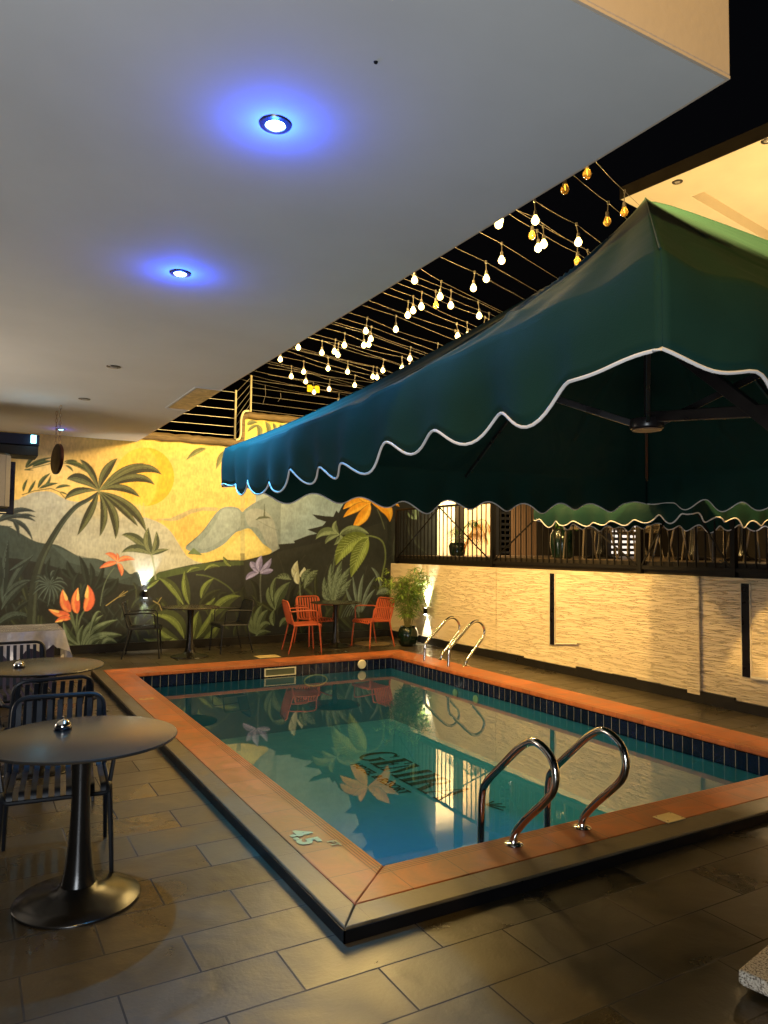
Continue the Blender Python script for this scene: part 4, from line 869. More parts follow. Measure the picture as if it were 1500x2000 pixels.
# ------------------------------------------------------------------ furniture
def strip(mb, path, x, w_, th):
    # flat bar of width w_ along X following a path in the YZ plane
    vs = []; P = [Vector((0, a, b)) for a, b in path]
    for i, p in enumerate(P):
        t = (P[min(i+1, len(P)-1)]-P[max(i-1, 0)]).normalized(); n = Vector((0, -t.z, t.y))
        for sx, sn in ((-1, -1), (1, -1), (1, 1), (-1, 1)): q = p+n*sn*th/2; vs.append((x+sx*w_/2, q.y, q.z))
    m = len(P); fs = [(0, 1, 2, 3), tuple((m-1)*4+k for k in (3, 2, 1, 0))]
    for i in range(m-1):
        for k in range(4): fs.append((i*4+k, i*4+(k+1) % 4, (i+1)*4+(k+1) % 4, (i+1)*4+k))
    mb.add(vs, fs)
def fil2(pts, r, n=4): return [(p.y, p.z) for p in fillet([(0, a, b) for a, b in pts], r, n)]
def make_chair(m, label, group, col):
    t = thing(col, (0, 0, 0), label, 'chair', group)
    W = .235
    mb = MB(); path = fil2([(.245, .395), (.235, .445), (-.06, .425), (-.19, .425)], .04)
    for i in range(9): strip(mb, path, -W+.03+(2*W-.06)*i/8, .026, .009)
    mb.tube(fillet([(-W, -.20, .42), (-W, .22, .432), (-W+.01, .245, .40), (W-.01, .245, .40), (W, .22, .432), (W, -.20, .42)], .04), .011, 8)
    mb.build('seat', m, t, smooth=True, world=False)
    mb = MB(); path = fil2([(-.17, .423), (-.215, .44), (-.235, .55), (-.283, .765)], .05)
    for i in range(9): strip(mb, path, -W+.035+(2*W-.07)*i/8, .026, .009)
    mb.tube(fillet([(-W+.004, -.185, .415), (-W+.004, -.235, .56), (-W+.014, -.290, .785), (W-.014, -.290, .785), (W-.004, -.235, .56), (W-.004, -.185, .415)], .075, 7), .0125, 8)
    mb.build('backrest', m, t, smooth=True, world=False)
    for s in (-1, 1):
        mb = MB(); mb.tube(fillet([(s*(W-.002), -.252, .63), (s*(W+.035), -.235, .64), (s*(W+.045), .05, .655), (s*(W+.035), .165, .645), (s*(W+.004), .175, .435)], .045), .0105, 8); mb.build('armrest', m, t, smooth=True, world=False)
        mb = MB(); mb.tube([(s*W, .205, .43), (s*(W+.012), .225, .2), (s*(W+.02), .24, .0)], [.0135, .012, .0105], 8); mb.build('leg', m, t, smooth=True, world=False)
        mb = MB(); mb.tube([(s*W, -.18, .42), (s*(W+.008), -.225, .2), (s*(W+.015), -.275, .0)], [.0135, .012, .0105], 8); mb.build('leg', m, t, smooth=True, world=False)
    return t
bpy.context.view_layer.update()
def place(proto, state, x, y, rz, label, z=0, group=None):
    if not state['used']: o = proto; state['used'] = True
    else: o = copy_tree(proto)
    o.location = (x, y, z); o.rotation_euler = (0, 0, R(rz)); o['label'] = label
    if group: o['group'] = group
    return o
KB = {'used': False}; KO = {'used': False}
cb = make_chair(M['chair_black'], 'x', 'black slatted armchairs around the pool', 'slatted_armchair')
co_ = make_chair(M['chair_orange'], 'x', 'orange slatted armchairs at the far table', 'slatted_armchair')
GB = 'black slatted armchairs around the pool'
# rz: 0 faces +y (away from the camera), 180 faces the camera, -90 faces +x
place(cb, KB, .435, 4.08, 174, 'black slatted armchair tucked under the nearest round table, seat towards the camera', group=GB)
place(cb, KB, .47, 5.22, 4, 'black slatted armchair seen from behind at the second round table', group=GB)
place(cb, KB, .38, 6.60, 182, 'black slatted armchair behind the second round table near the plastic cover', group=GB)
place(cb, KB, 2.28, 11.08, -106, 'black slatted armchair left of the far black table, under the glowing wall light', group=GB)
place(cb, KB, 3.58, 11.06, 92, 'black slatted armchair right of the far black table, dim against the mural', group=GB)
GO = 'orange slatted armchairs at the far table'
def gp(px, py, z=0): c = onz(px, py, z); return c.x, c.y
x, y = gp(594, 1272); place(co_, KO, x-.02, y+.02, -100, 'orange slatted armchair left of its table, facing right', group=GO)
x, y = gp(728, 1262); place(co_, KO, x, y+.02, 98, 'orange slatted armchair right of its table beside the potted bamboo', group=GO)
place(co_, KO, 5.12, 11.28, 186, 'orange slatted armchair behind its table with its back to the mural', group=GO)
def make_table(label, R_=.42):
    t = thing('pedestal_table', (0, 0, 0), label, 'table', 'round pedestal tables')
    mb = MB(); mb.lathe([(.05, .712), (R_-.016, .712), (R_-.003, .7165), (R_, .7245), (R_-.003, .7285), (R_-.008, .7295), (.001, .7295)], 72); mb.build('tabletop', M['table_black'], t, smooth=True, world=False)
    mb = MB(); mb.lathe([(.11, .7158), (.10, .700), (.052, .690), (.044, .62), (.040, .50), (.041, .38), (.048, .25), (.060, .14), (.072, .085), (.076, .072)], 32); mb.build('pedestal', M['table_metal'], t, smooth=True, world=False)
    mb = MB(); mb.lathe([(.272, .0), (.274, .006), (.268, .011), (.20, .026), (.13, .044), (.090, .058), (.082, .068), (.060, .0718)], 64); mb.build('base', M['table_metal'], t, smooth=True, world=False, angle=70)
    return t
KT = {'used': False}; tp = make_table('x')
place(tp, KT, .488, 3.635, 0, 'nearest round black pedestal table with a chrome bell on it')
place(tp, KT, .50, 5.88, 0, 'second round black pedestal table on the left, behind the nearest one')
place(tp, KT, 2.88, 10.78, 0, 'far round black table between two black chairs in front of the mural')
x, y = gp(655, 1263); place(tp, KT, x, y, 0, 'far round black table between the orange chairs')
def make_bell(label):
    t = thing('service_bell', (0, 0, 0), label, 'bell', 'service bells on the tables')
    mb = MB(); mb.lathe([(.041, 0), (.042, .004), (.040, .010), (.034, .014), (.01, .015)], 32); mb.build('base', M['gloss_black'], t, smooth=True, world=False)
    mb = MB(); mb.lathe([(.036, .014), (.0365, .018), (.034, .028), (.027, .038), (.016, .044), (.003, .046)], 32); mb.build('dome', M['bell_chrome'], t, smooth=True, world=False)
    mb = MB(); mb.lathe([(.003, .045), (.003, .054), (.006, .056), (.0065, .060), (.002, .062)], 16); mb.build('button', M['bell_chrome'], t, smooth=True, world=False)
    return t
KL = {'used': False}; bp_ = make_bell('x')
c = onz(123, 1424, .73); place(bp_, KL, c.x, c.y, 0, 'chrome service bell on the nearest round table', z=.7297)
c = onz(37, 1303, .73); place(bp_, KL, c.x, c.y, 0, 'chrome service bell on the second round table', z=.7297)

# plastic covered table at the left edge
ct = thing('covered_table', (.2, 8.5, 0), 'table under crumpled clear plastic sheet at the left photo edge', 'table')
mb = MB(); mb.box((-1.2, 8.10, .68), (.86, 8.80, .74)); mb.box((-1.15, 8.15, .02), (.80, 8.75, .679)); mb.build('table_body', mat('dark_violet_cloth', (.03, .022, .05), .6), ct, bevel=.01)
random.seed(4)
mb = MB(); nx = 90; loop = []
per = [(-1.22, 8.08), (.88, 8.08), (.88, 8.82), (-1.22, 8.82)]
pts = []
for i in range(4):
    a = Vector((*per[i], 0)); b_ = Vector((*per[(i+1) % 4], 0)); n = int((b_-a).length/.035)
    for k in range(n): pts.append((a.lerp(b_, k/n), ((b_-a).normalized().cross(Vector((0, 0, 1))))))
rows = []
for j in range(8):
    f_ = j/7; row = []
    for i, (p, n) in enumerate(pts):
        hang = .20+.05*math.sin(i*.31)+.05*math.sin(i*.83+1)
        if p.x > .8: hang += .06
        off = f_*(.030*math.sin(i*.55)+.022*math.sin(i*1.37+.4)+.04)
        row.append((p.x+n.x*off, p.y+n.y*off, .748-f_*hang))
    rows.append(row)
n = len(pts); vs = [q for r_ in rows for q in r_]; fs = [(j*n+i, j*n+(i+1) % n, (j+1)*n+(i+1) % n, (j+1)*n+i) for j in range(7) for i in range(n)]
mb.add(vs, fs); G_ = 24
top = [(-1.22+2.1*i/G_, 8.08+.74*j/8, .748+(random.uniform(0, .004) if 0 < i < G_ and 0 < j < 8 else 0)) for j in range(9) for i in range(G_+1)]
mb.add(top, [(j*(G_+1)+i, j*(G_+1)+i+1, (j+1)*(G_+1)+i+1, (j+1)*(G_+1)+i) for j in range(8) for i in range(G_)])
mb.build('plastic_cover', M['plastic'], ct, smooth=True, angle=80)

# black pelmet, screen and speaker at the left edge
V9 = 9.0
def fb(mb, x0, y0, x1, y1, v, d):
    a = onv(x0, y0, v); b_ = onv(x1, y1, v); mb.box((a.x, v, b_.z), (b_.x, v+d, a.z))
pm = thing('ceiling_pelmet', (.2, V9, 3), 'black box pelmet under the soffit at the left edge with a glowing cyan lamp', 'pelmet')
mb = MB(); ZP1, ZP2, ZP3 = onv(40, 846, V9).z, onv(40, 869, V9).z, onv(40, 888, V9).z; XL, XR = onv(-160, 860, V9).x, onv(78, 860, V9).x; mb.box((XL, V9, ZP2+.001), (XR, V9+.5, ZP1)); mb.build('upper_box', M['gloss_black'], pm, bevel=.01)
mb = MB(); mb.box((XL, V9+.012, ZP3), (XR-.012, V9+.46, ZP2)); mb.build('lower_box', M['black_paint'], pm, bevel=.004)
a = onv(66, 858, V9); mb = MB(); mb.box((a.x-.030, V9-.012, a.z-.045), (a.x+.024, V9-.001, a.z+.045)); mb.build('indicator_lamp', M['cyan_on'], pm, bevel=.006)
lamp('indicator_glow', 'POINT', (a.x, V9-.06, a.z), .6, (.25, .7, 1), .02, parent=pm)
sp_ = thing('loudspeaker', (.35, 8.6, 2.5), 'black loudspeaker with grey grille hanging below the pelmet', 'loudspeaker')
Msp = Matrix.Translation((.10, 8.62, 0)) @ Matrix.Rotation(R(-62), 4, 'Z')
a = onv(30, 885, 8.6); b_ = onv(30, 993, 8.6)
mb = MB(); mb.prism([(-.26, 0), (-.26, .28), (.02, .28), (.07, .20), (.07, .02), (.05, 0)], b_.z, a.z, M=Msp); mb.build('cabinet', M['black_paint'], sp_, bevel=.008)
mb = MB(); mb.prism([(.021, .279), (.032, .286), (.083, .204), (.071, .198)], b_.z+.02, a.z-.02, M=Msp); mb.prism([(.072, .196), (.084, .2), (.084, .02), (.072, .022)], b_.z+.02, a.z-.02, M=Msp); mb.build('grille', M['grille'], sp_, bevel=.004)
mb = MB(); mb.prism([(.085, .05), (.088, .05), (.088, .08), (.085, .08)], b_.z+.05, b_.z+.08, M=Msp); mb.build('badge', M['white_plastic'], sp_)
tv = thing('screen', (-.3, 8.9, 2.4), 'large black switched off screen cut by the left photo edge', 'screen')
mb = MB(); fb(mb, -260, 884, 27, 1005, 8.9, .05); mb.build('panel', M['gloss_black'], tv, bevel=.006)
mb = MB(); a = onv(8, 1001, 8.899); mb.box((a.x-.05, 8.894, a.z-.004), (a.x+.02, 8.899, a.z+.004)); mb.build('status_strip', M['white_plastic'], tv)

# oval board on chains
h0 = onz(109, 803, ZS); h1 = onz(121, 791, ZS); hu = (h0.x+h1.x)/2; dd = .23
oc = onu(114.5, 897, hu) if False else None
cv = (h0.y+h1.y)/2; dist = math.hypot(hu, cv); zc_ = onv(114.5, 897, cv).z
ob_ = thing('oval_board', (hu, cv, zc_), 'dark red oval board hanging from the soffit on two chains', 'sign')
Mo = Matrix.Translation((hu, cv, zc_)) @ Matrix.Rotation(R(92), 4, 'Z') @ Matrix.Rotation(R(90), 4, 'X') @ Matrix.Diagonal((.43/.178, 1, 1, 1))
mb = MB(); mb.lathe([(.165, -.022), (.176, -.016), (.178, 0), (.176, .016), (.165, .022)], 48, M=Mo); mb.build('board', M['sign_red'], ob_, smooth=True)
for e in (-1, 1):
    vq = cv+e*.22; zt_ = zc_+.178*math.sqrt(1-(.22/.43)**2)-.004; mb = MB(); z = zt_; k = 0
    L_ = .046
    while z < ZS-.01:
        z2 = min(z+L_, ZS); ax = (1, 0, 0) if k % 2 else (0, 1, 0)
        P = [Vector((hu, vq, (z+z2)/2))+Vector(ax)*.011*math.cos(t)+Vector((0, 0, 1))*(L_/2+.004)*math.sin(t) for t in [2*PI*i/12 for i in range(12)]]
        mb.tube(P, .0034, 5, closed=True); z += L_; k += 1
    mb.build('chain', M['chain'], ob_, smooth=True)

# ------------------------------------------------------------------ pool ladders
def crspline(P, n=6):
    P = [Vector(p) for p in P]; out = []
    for i in range(len(P)-1):
        a, b, c, d = P[max(i-1, 0)], P[i], P[i+1], P[min(i+2, len(P)-1)]
        for k in range(n):
            t = k/n; out.append(.5*((2*b)+(c-a)*t+(2*a-5*b+4*c-d)*t*t+(3*b-a-3*c+d)*t**3))
    out.append(P[-1]); return out
def rail_part(P, foot, parent):
    mb = MB(); mb.tube(P, .0205, 14); h = mb.build('handrail', M['steel'], parent, smooth=True)
    mb = MB(); mb.lathe([(.050, .0), (.051, .004), (.045, .009), (.024, .014), (.0215, .024)], 28, c=foot); mb.build('flange', M['steel'], parent, smooth=True)
near = [(1003, 1649), (1006, 1628), (1028, 1600), (1060, 1570), (1080, 1545), (1085, 1510), (1073, 1474), (1045, 1449), (1018, 1458), (985, 1490), (951, 1527), (942, 1550), (940, 1600), (939, 1641)]
f0 = onz(1003, 1649, ZP); f1_ = onz(1138, 1617, ZP)
prof = [(onu(px, py, f0.x).y-f0.y, onu(px, py, f0.x).z) for px, py in near]
ld = thing('pool_ladder', (f0.x, f0.y, ZP), 'polished steel pool ladder with two looped handrails at the near edge', 'pool ladder', 'pool ladders')
prof[0] = (prof[0][0], ZP); vend = prof[-1][0]
prof = prof+[(vend, -.35), (vend, -.62)]
for ft in (f0, f1_):
    rail_part(crspline([(ft.x, f0.y+a, z) for a, z in prof], 5), (ft.x, f0.y, ZP), ld)
for z in (-.22, -.45): mb = MB(); mb.box((f0.x, f0.y+vend-.035, z-.012), (f1_.x, f0.y+vend+.035, z+.012)); mb.build('tread', M['steel'], ld, bevel=.004)
far = [(862, 1288.5), (863.5, 1279), (872, 1267), (885, 1249), (896, 1233), (897.5, 1221), (892, 1210), (882.7, 1206), (872, 1211), (856, 1228), (835, 1252), (830.6, 1262), (829, 1290), (828, 1312)]
g0 = onz(862, 1288.5, ZP); g1_ = onz(904.7, 1300.5, ZP)
prof = [(onv(px, py, g0.y).x-g0.x, onv(px, py, g0.y).z) for px, py in far]; prof[0] = (0, ZP); vend = prof[-1][0]; prof += [(vend, -.35), (vend, -.62)]
ld = thing('pool_ladder', (g0.x, g0.y, ZP), 'polished steel pool ladder with two looped handrails at the far right corner', 'pool ladder', 'pool ladders')
for ft in (g0, g1_): rail_part(crspline([(g0.x+a, ft.y, z) for a, z in prof], 5), (g0.x, ft.y, ZP), ld)
for z in (-.15, -.40): mb = MB(); mb.box((g0.x+vend-.03, g1_.y, z-.012), (g0.x+vend+.03, g0.y, z+.012)); mb.build('tread', M['steel'], ld, bevel=.004)

# loose plates on the far deck
for px, py, s, lb in ((522, 1280, .17, 'yellowed square plate lying on the far deck left of the orange chairs'), (580, 1283, .10, 'small yellowed plate at the edge of the far coping')):
    c = onz(px, py, .02); mb = MB(); mb.box((c.x-s, c.y-s*.7, .001), (c.x+s, c.y+s*.7, .008)); tag(mb.build('floor_plate', M['brass'], None, bevel=.003), lb, 'floor plate')
c = onz(730, 1258, 0); mb = MB(); mb.lathe([(.30, .001), (.31, .004), (.30, .008), (.02, .008)], 40, c=(c.x, c.y+.05, 0))
tag(mb.build('round_mat', mat('worn_mat', (.22, .15, .07), .7), None, smooth=True), 'round worn mat under the right orange chair', 'mat')

# ------------------------------------------------------------------ umbrellas
def umbrella(cx, cy, hx, hy, zc, za, vh, nsc, label, amp=.045, pipe=.008, hubz=None, mast=None, brace=None, seed=1, corners=None):
    random.seed(seed)
    t = thing('garden_umbrella', (cx, cy, 0), label, 'umbrella', 'green cantilever umbrellas')
    sides = [((-1, -1), (1, -1)), ((1, -1), (1, 1)), ((1, 1), (-1, 1)), ((-1, 1), (-1, -1))]
    nS, nT = 72, 64
    K4 = {(-1, -1): corners[0], (1, -1): corners[1], (1, 1): corners[2], (-1, 1): corners[3]} if corners else None
    def surf(i, s, tt):
        (ax, ay), (bx_, by) = sides[i]; f = (s+1)/2
        ex = ax+(bx_-ax)*f; ey = ay+(by-ay)*f
        tr = tt
        z = za-(za-zc)*(math.sqrt(tr*tr+.0012)-.0346)/(math.sqrt(1.0012)-.0346)
        q = 1-s*s
        z -= .055*q*math.sin(PI*min(1, tr*.85+.08))
        z -= .030*q*tr*tr
        # folds that fan out of the corners
        e = 1-abs(s)
        z += .012*tr*tr*math.sin(e*34+i*1.7+seed)*math.exp(-e*3.2)
        z += .006*math.sin(s*9+tr*7+i)*tr*q
        # sharp creases left by folding, and pulls towards the corners
        for c0, c1, cw, ch in ((.35, .9, .020, .012), (-.22, -.7, .016, -.010), (.62, -.5, .014, .009), (-.6, .6, .022, -.008), (.05, .25, .012, .006)):
            dd_ = (s-(c0+c1*(tr-.6)+.03*math.sin(tr*19+i)))/cw; z += 1.8*ch*math.exp(-dd_*dd_)*math.sin(PI*min(1, max(0, (tr-.25)/.75)))*(1 if i % 2 else -.8)
        z += .006*math.sin(s*31+tr*11+i*2)*math.sin(tr*23+s*5)*tr*q
        n = Vector(((ax+bx_)/2, (ay+by)/2, 0))
        if K4:
            wl = max(0, (-ex+ey)/math.hypot(ex, ey)/1.4142)**1.5
            z -= wl*(.19*(1-math.exp(-tr/.04))*(1-tr**3)+.04*tr)
        n = n.normalized()
        if K4: A_ = K4[sides[i][0]]; B2 = K4[sides[i][1]]; return Vector((cx+(A_[0]+(B2[0]-A_[0])*f-cx)*tr, cy+(A_[1]+(B2[1]-A_[1])*f-cy)*tr, z)), n
        return Vector((cx+ex*hx*tr, cy+ey*hy*tr, z)), n
    # cloth of each side runs from the peak over the eaves and down into the scalloped hem, in one piece
    mb = MB(); hem = []; nV = nsc*16; nR = 9
    for i in range(4):
        rows = [[surf(i, -1+2*k/nV, .006+.994*j/nT)[0] for k in range(nV+1)] for j in range(nT+1)]
        low = [[] for _ in range(nR)]
        for k in range(nV+1):
            s = -1+2*k/nV; p, n = surf(i, s, 1.0); f = (s+1)/2
            Ls = (rows[-1][0]-rows[-1][-1]).length; mg = .25 if K4 else .06
            ph = 2*PI*(nsc-1)*min(1, max(0, (f*Ls-mg)/(Ls-2*mg))); e = min(f, 1-f)
            jit = (.010*math.sin(f*23+i*2+seed)+.008*math.sin(f*41+i))*min(1, e*10)
            H_ = vh-amp*(.5+.5*math.cos(ph))+jit
            cn = Vector(sides[i][0 if f < .5 else 1]+(0,)).normalized(); m_ = min(1, e/.03); n = (n*m_+cn*(1-m_)).normalized()
            wave = (.015*math.sin(ph+.6+.8*math.sin(f*9+i))+.010*math.sin(ph*.5+i+seed)+.012*math.sin(f*17+seed*2))*min(1, e*14)
            for j in range(nR):
                g_ = (j+1)/nR; low[j].append(p+n*(wave*g_+.028*math.sin(min(1, g_*1.6)*PI/2)-.012*g_)+Vector((0, 0, -H_*(g_**1.15))))
            if k < nV: hem.append(low[-1][-1].copy())
        rows += low; vs = [q for r_ in rows for q in r_]; W_ = nV+1
        mb.add(vs, [(j*W_+k, j*W_+k+1, (j+1)*W_+k+1, (j+1)*W_+k) for j in range(len(rows)-1) for k in range(nV)])
    c_ = mb.build('canopy', M['canopy'], t, smooth=True, angle=75)
    so = c_.modifiers.new('thickness', 'SOLIDIFY'); so.thickness = .002; so.offset = -1
    mb = MB()
    for i in range(4): mb.tube([surf(i, -1, .006+.994*j/64)[0]+Vector((0, 0, .0015)) for j in range(65)], .003, 6)
    mb.build('seam', M['canopy'], c_, smooth=True)
    mb = MB(); mb.tube(hem, pipe, 8, closed=True); mb.build('piping', M['piping'], c_, smooth=True)
    # frame
    hubz = hubz or za-(za-zc)*.95
    mb = MB(); mb.tube([(cx, cy, za-.05), (cx, cy, hubz)], .014, 10); mb.build('centre_pole', M['umb_metal'], t, smooth=True)
    mb = MB(); mb.lathe([(.02, -.035), (.085, -.03), (.09, -.02), (.085, .02), (.04, .03)], 32, c=(cx, cy, hubz)); mb.build('hub', M['umb_metal'], t, smooth=True)
    mb = MB(); mb.lathe([(.002, -.042), (.075, -.040), (.078, -.0355)], 32, c=(cx, cy, hubz)); mb.build('hub_cap', mat('hub_cap_brown', (.16, .10, .06), .4), t, smooth=True)
    for i in range(4):
        (ax, ay), (bx_, by) = sides[i]
        mb = MB(); P0 = Vector((cx, cy, za-.05-(.24 if (ax, ay) == (-1, 1) and K4 else .03))); P1 = Vector((cx+ax*hx*.96, cy+ay*hy*.96, zc-.035)) if not K4 else Vector((cx+(K4[(ax, ay)][0]-cx)*.96, cy+(K4[(ax, ay)][1]-cy)*.96, zc-.035-(.04 if (ax, ay) == (-1, 1) else 0))); mb.bar(P0, P1, .022, .034); mb.build('rib', M['umb_metal'], t, bevel=.003)
        Pm = P0.lerp(P1, .48)-Vector((0, 0, .02)); mb = MB(); mb.bar((cx+ax*.05, cy+ay*.05, hubz), Pm, .02, .035); mb.build('strut', M['umb_metal'], t, bevel=.003)
        mx_, my_ = (ax+bx_)/2, (ay+by)/2
        P1 = Vector((cx+mx_*hx*.95, cy+my_*hy*.95, zc-.11)); mb = MB(); mb.bar(P0-Vector((0, 0, .10)), P1, .014, .02); mb.build('rib', M['umb_metal'], t)
    if mast:
        mx_, my_, mz = mast
        mb = MB(); mb.box((mx_-.035, my_-.035, .02), (mx_+.035, my_+.035, mz)); mb.build('mast', M['umb_metal'], t, bevel=.006)
        mb = MB(); mb.bar((cx, cy-.02, hubz+.03), (mx_, my_, mz-.06), .035, .055); mb.build('arm', M['umb_metal'], t, bevel=.004)
        if brace: mb = MB(); mb.bar(brace[0], brace[1], .04, .06); mb.build('brace', M['umb_metal'], t, bevel=.004)
    return t
umbrella(3.13, 2.665, 1.76, 1.72, 2.245, 3.50, .29, 10, 'large dark green umbrella with white scalloped hem filling the right foreground', amp=.068, pipe=.0045, hubz=2.29, mast=(2.98, 1.18, 2.2), brace=((3.1, 2.42, 2.60), (3.0, 1.2, 1.55)), seed=2, corners=[(1.28, 1.05), (4.94, .94), (5.02, 4.28), (1.36, 4.39)])
umbrella(5.96, 4.80, .90, .93, 2.06, 2.62, .185, 8, 'small lighter green umbrella whose wavy hem shows behind the large one', amp=.05, pipe=.006, hubz=2.12, mast=(6.72, 3.7, 2.1), seed=5)

# granite weight of the umbrella base at the lower right
g0 = onz(1441, 1893, .085); ga = (onz(1500, 1843, .085)-g0); gb = (onz(1500, 1925, .085)-g0); ga.z = gb.z = 0
ga = ga.normalized(); gb = Vector((ga.y, -ga.x, 0)) if Vector((ga.y, -ga.x, 0)).dot(gb) > 0 else Vector((-ga.y, ga.x, 0))
gs = thing('granite_weight', (g0.x, g0.y, 0), 'speckled granite slab of the umbrella base at the lower right corner', 'umbrella weight')
mb = MB(); P = [g0, g0+ga*.50, g0+ga*.50+gb*.50, g0+gb*.50]
mb.prism([(p.x, p.y) for p in P], .035, .085); mb.build('slab', M['granite'], gs, bevel=.008)
mb = MB(); P = [g0+gb*.12+ga*.12, g0+ga*.42+gb*.12, g0+ga*.42+gb*.42, g0+gb*.42+ga*.12]; mb.prism([(p.x, p.y) for p in P], .001, .034); mb.build('base_frame', M['umb_metal'], gs)
mb = MB(); P = [g0+gb*.004+ga*.02, g0+ga*.48+gb*.004, g0+ga*.48+gb*.10, g0+gb*.10+ga*.02]; mb.prism([(p.x, p.y) for p in P], .022, .0345); mb.build('slab_foot', M['granite'], gs, bevel=.004)

# ------------------------------------------------------------------ potted bamboo and other plants
def leafblade(mb, p, d, L, w_, droop):
    d = Vector(d).normalized(); s = d.cross(Vector((0, 0, 1)))
    s = s.normalized() if s.length > .05 else Vector((1, 0, 0)); s = (s+Vector((random.uniform(-.4, .4), random.uniform(-.4, .4), random.uniform(-.4, .4)))).normalized()
    a = p; b_ = p+d*L*.45+Vector((0, 0, -droop*L*.15)); c = p+d*L+Vector((0, 0, -droop*L*.6))
    mb.add([a, b_+s*w_, c, b_-s*w_], [(0, 1, 2, 3)])
def bamboo(x, y, label):
    t = thing('potted_bamboo', (x, y, 0), label, 'potted plant')
    mb = MB(); mb.lathe([(.10, .0), (.125, .01), (.160, .08), (.172, .16), (.165, .24), (.140, .30), (.128, .315), (.135, .328), (.125, .330), (.118, .30)], 40, c=(x, y, 0)); mb.build('pot', M['pot'], t, smooth=True, angle=60)
    random.seed(21); st = MB(); fo = MB()
    for i in range(22):
        an = random.uniform(0, 2*PI); r0 = random.uniform(0, .06); r1 = random.uniform(.06, .34); h = random.uniform(.70, 1.10)
        if i < 3: r1 = .44; an = (.3, 3.6, 2.9)[i]; h = .95
        b0 = Vector((x+r0*math.cos(an), y+r0*math.sin(an), .29)); c_ = Vector((x+(r0+r1*.25)*math.cos(an), y+(r0+r1*.25)*math.sin(an), .29+h*.6)); e = Vector((x+(r0+r1)*math.cos(an), y+(r0+r1)*math.sin(an), .29+h*random.uniform(.86, 1)))
        P = [b0*(1-q)**2+c_*2*q*(1-q)+e*q*q for q in [k/9 for k in range(10)]]
        st.tube(P, [.005*(1-k/12) for k in range(10)], 5)
        for k in range(2, 10):
            for _ in range(2 if k < 4 else 4):
                p = P[k]+Vector([random.uniform(-.02, .02) for _ in range(3)]); a2 = random.uniform(0, 2*PI); tw = Vector((math.cos(a2), math.sin(a2), random.uniform(.0, .6))).normalized(); ln = random.uniform(.03, .15)
                q = p+tw*ln; st.bar(p, q, .002, .002)
                for _ in range(random.randint(3, 5)):
                    a3 = a2+random.uniform(-1.3, 1.3); leafblade(fo, q-tw*random.uniform(0, ln*.5), (math.cos(a3), math.sin(a3), random.uniform(-.5, .7)), random.uniform(.07, .13), random.uniform(.006, .011), random.uniform(.2, 1))
    st.build('stems', M['stem'], t); fo.build('foliage', M['bamboo'], t); return t
bamboo(6.42, 10.42, 'bamboo in a dark green glazed pot in the corner before the cream wall')
def frond(mb, base, tip, rise, leaves, L, w_, wilt=.7):
    base = Vector(base); tip = Vector(tip); mid = (base+tip)/2+Vector((0, 0, rise)); n = leaves; P = [base*(1-q)**2+mid*2*q*(1-q)+tip*q*q for q in [k/n for k in range(n+1)]]
    mb.tube(P, .006, 4)
    for k in range(3, n+1):
        t_ = (P[k]-P[k-1]).normalized(); s = t_.cross(Vector((0, 0, 1))).normalized(); l = L*math.sin(PI*(.15+.8*k/n))
        for e in (-1, 1): leafblade(mb, P[k], t_*.6+s*e+Vector((0, 0, -wilt)), l, w_, wilt)
def at_px(px, D): d = ray(px, 1092); return Vector((d.x, d.y, 0)).normalized()*D
random.seed(9)
b0 = at_px(893, 13.4); t = thing('palm_plant', (b0.x, b0.y, ZT), 'arching palm plant with one green and one dried orange frond behind the railing', 'plant')
mb = MB(); mb.lathe([(.09, 0), (.14, .02), (.16, .18), (.13, .24), (.12, .2)], 24, c=(b0.x, b0.y, ZT)); mb.build('pot', M['pot'], t, smooth=True)
e1 = at_px(938, 13.0); mb = MB()
frond(mb, (b0.x, b0.y, ZT+.1), (e1.x, e1.y, ZT+.50), .62, 22, .22, .012); frond(mb, (b0.x, b0.y, ZT+.1), (b0.x-.25, b0.y-.2, ZT+.35), .55, 16, .2, .012); mb.build('frond', M['palm_green'], t)
e2 = at_px(962, 12.8); mb = MB(); frond(mb, (b0.x+.1, b0.y-.1, ZT+.1), (e2.x, e2.y, ZT+.42), .75, 26, .30, .010, 1.1); frond(mb, (b0.x+.1, b0.y-.1, ZT+.1), (e2.x-.1, e2.y, ZT+.25), .65, 20, .25, .010, 1.3); mb.build('dry_frond', M['palm_dry'], t)
b0 = at_px(1098, 10.6); t = thing('potted_shrub', (b0.x, b0.y, ZT), 'leafy shrub in a tall green glazed pot behind the railing', 'potted plant')
mb = MB(); mb.lathe([(.11, 0), (.14, .02), (.17, .2), (.165, .33), (.13, .40), (.14, .42), (.12, .40)], 28, c=(b0.x, b0.y, ZT)); mb.build('pot', M['pot'], t, smooth=True)
mb = MB()
for i in range(26):
    an = random.uniform(0, 2*PI); r_ = random.uniform(.05, .26); frond(mb, (b0.x, b0.y, ZT+.38), (b0.x+r_*math.cos(an), b0.y+r_*math.sin(an), ZT+.38+random.uniform(.0, .5)), random.uniform(.1, .3), 9, .10, .016, .4)
mb.build('foliage', M['palm_green'], t)

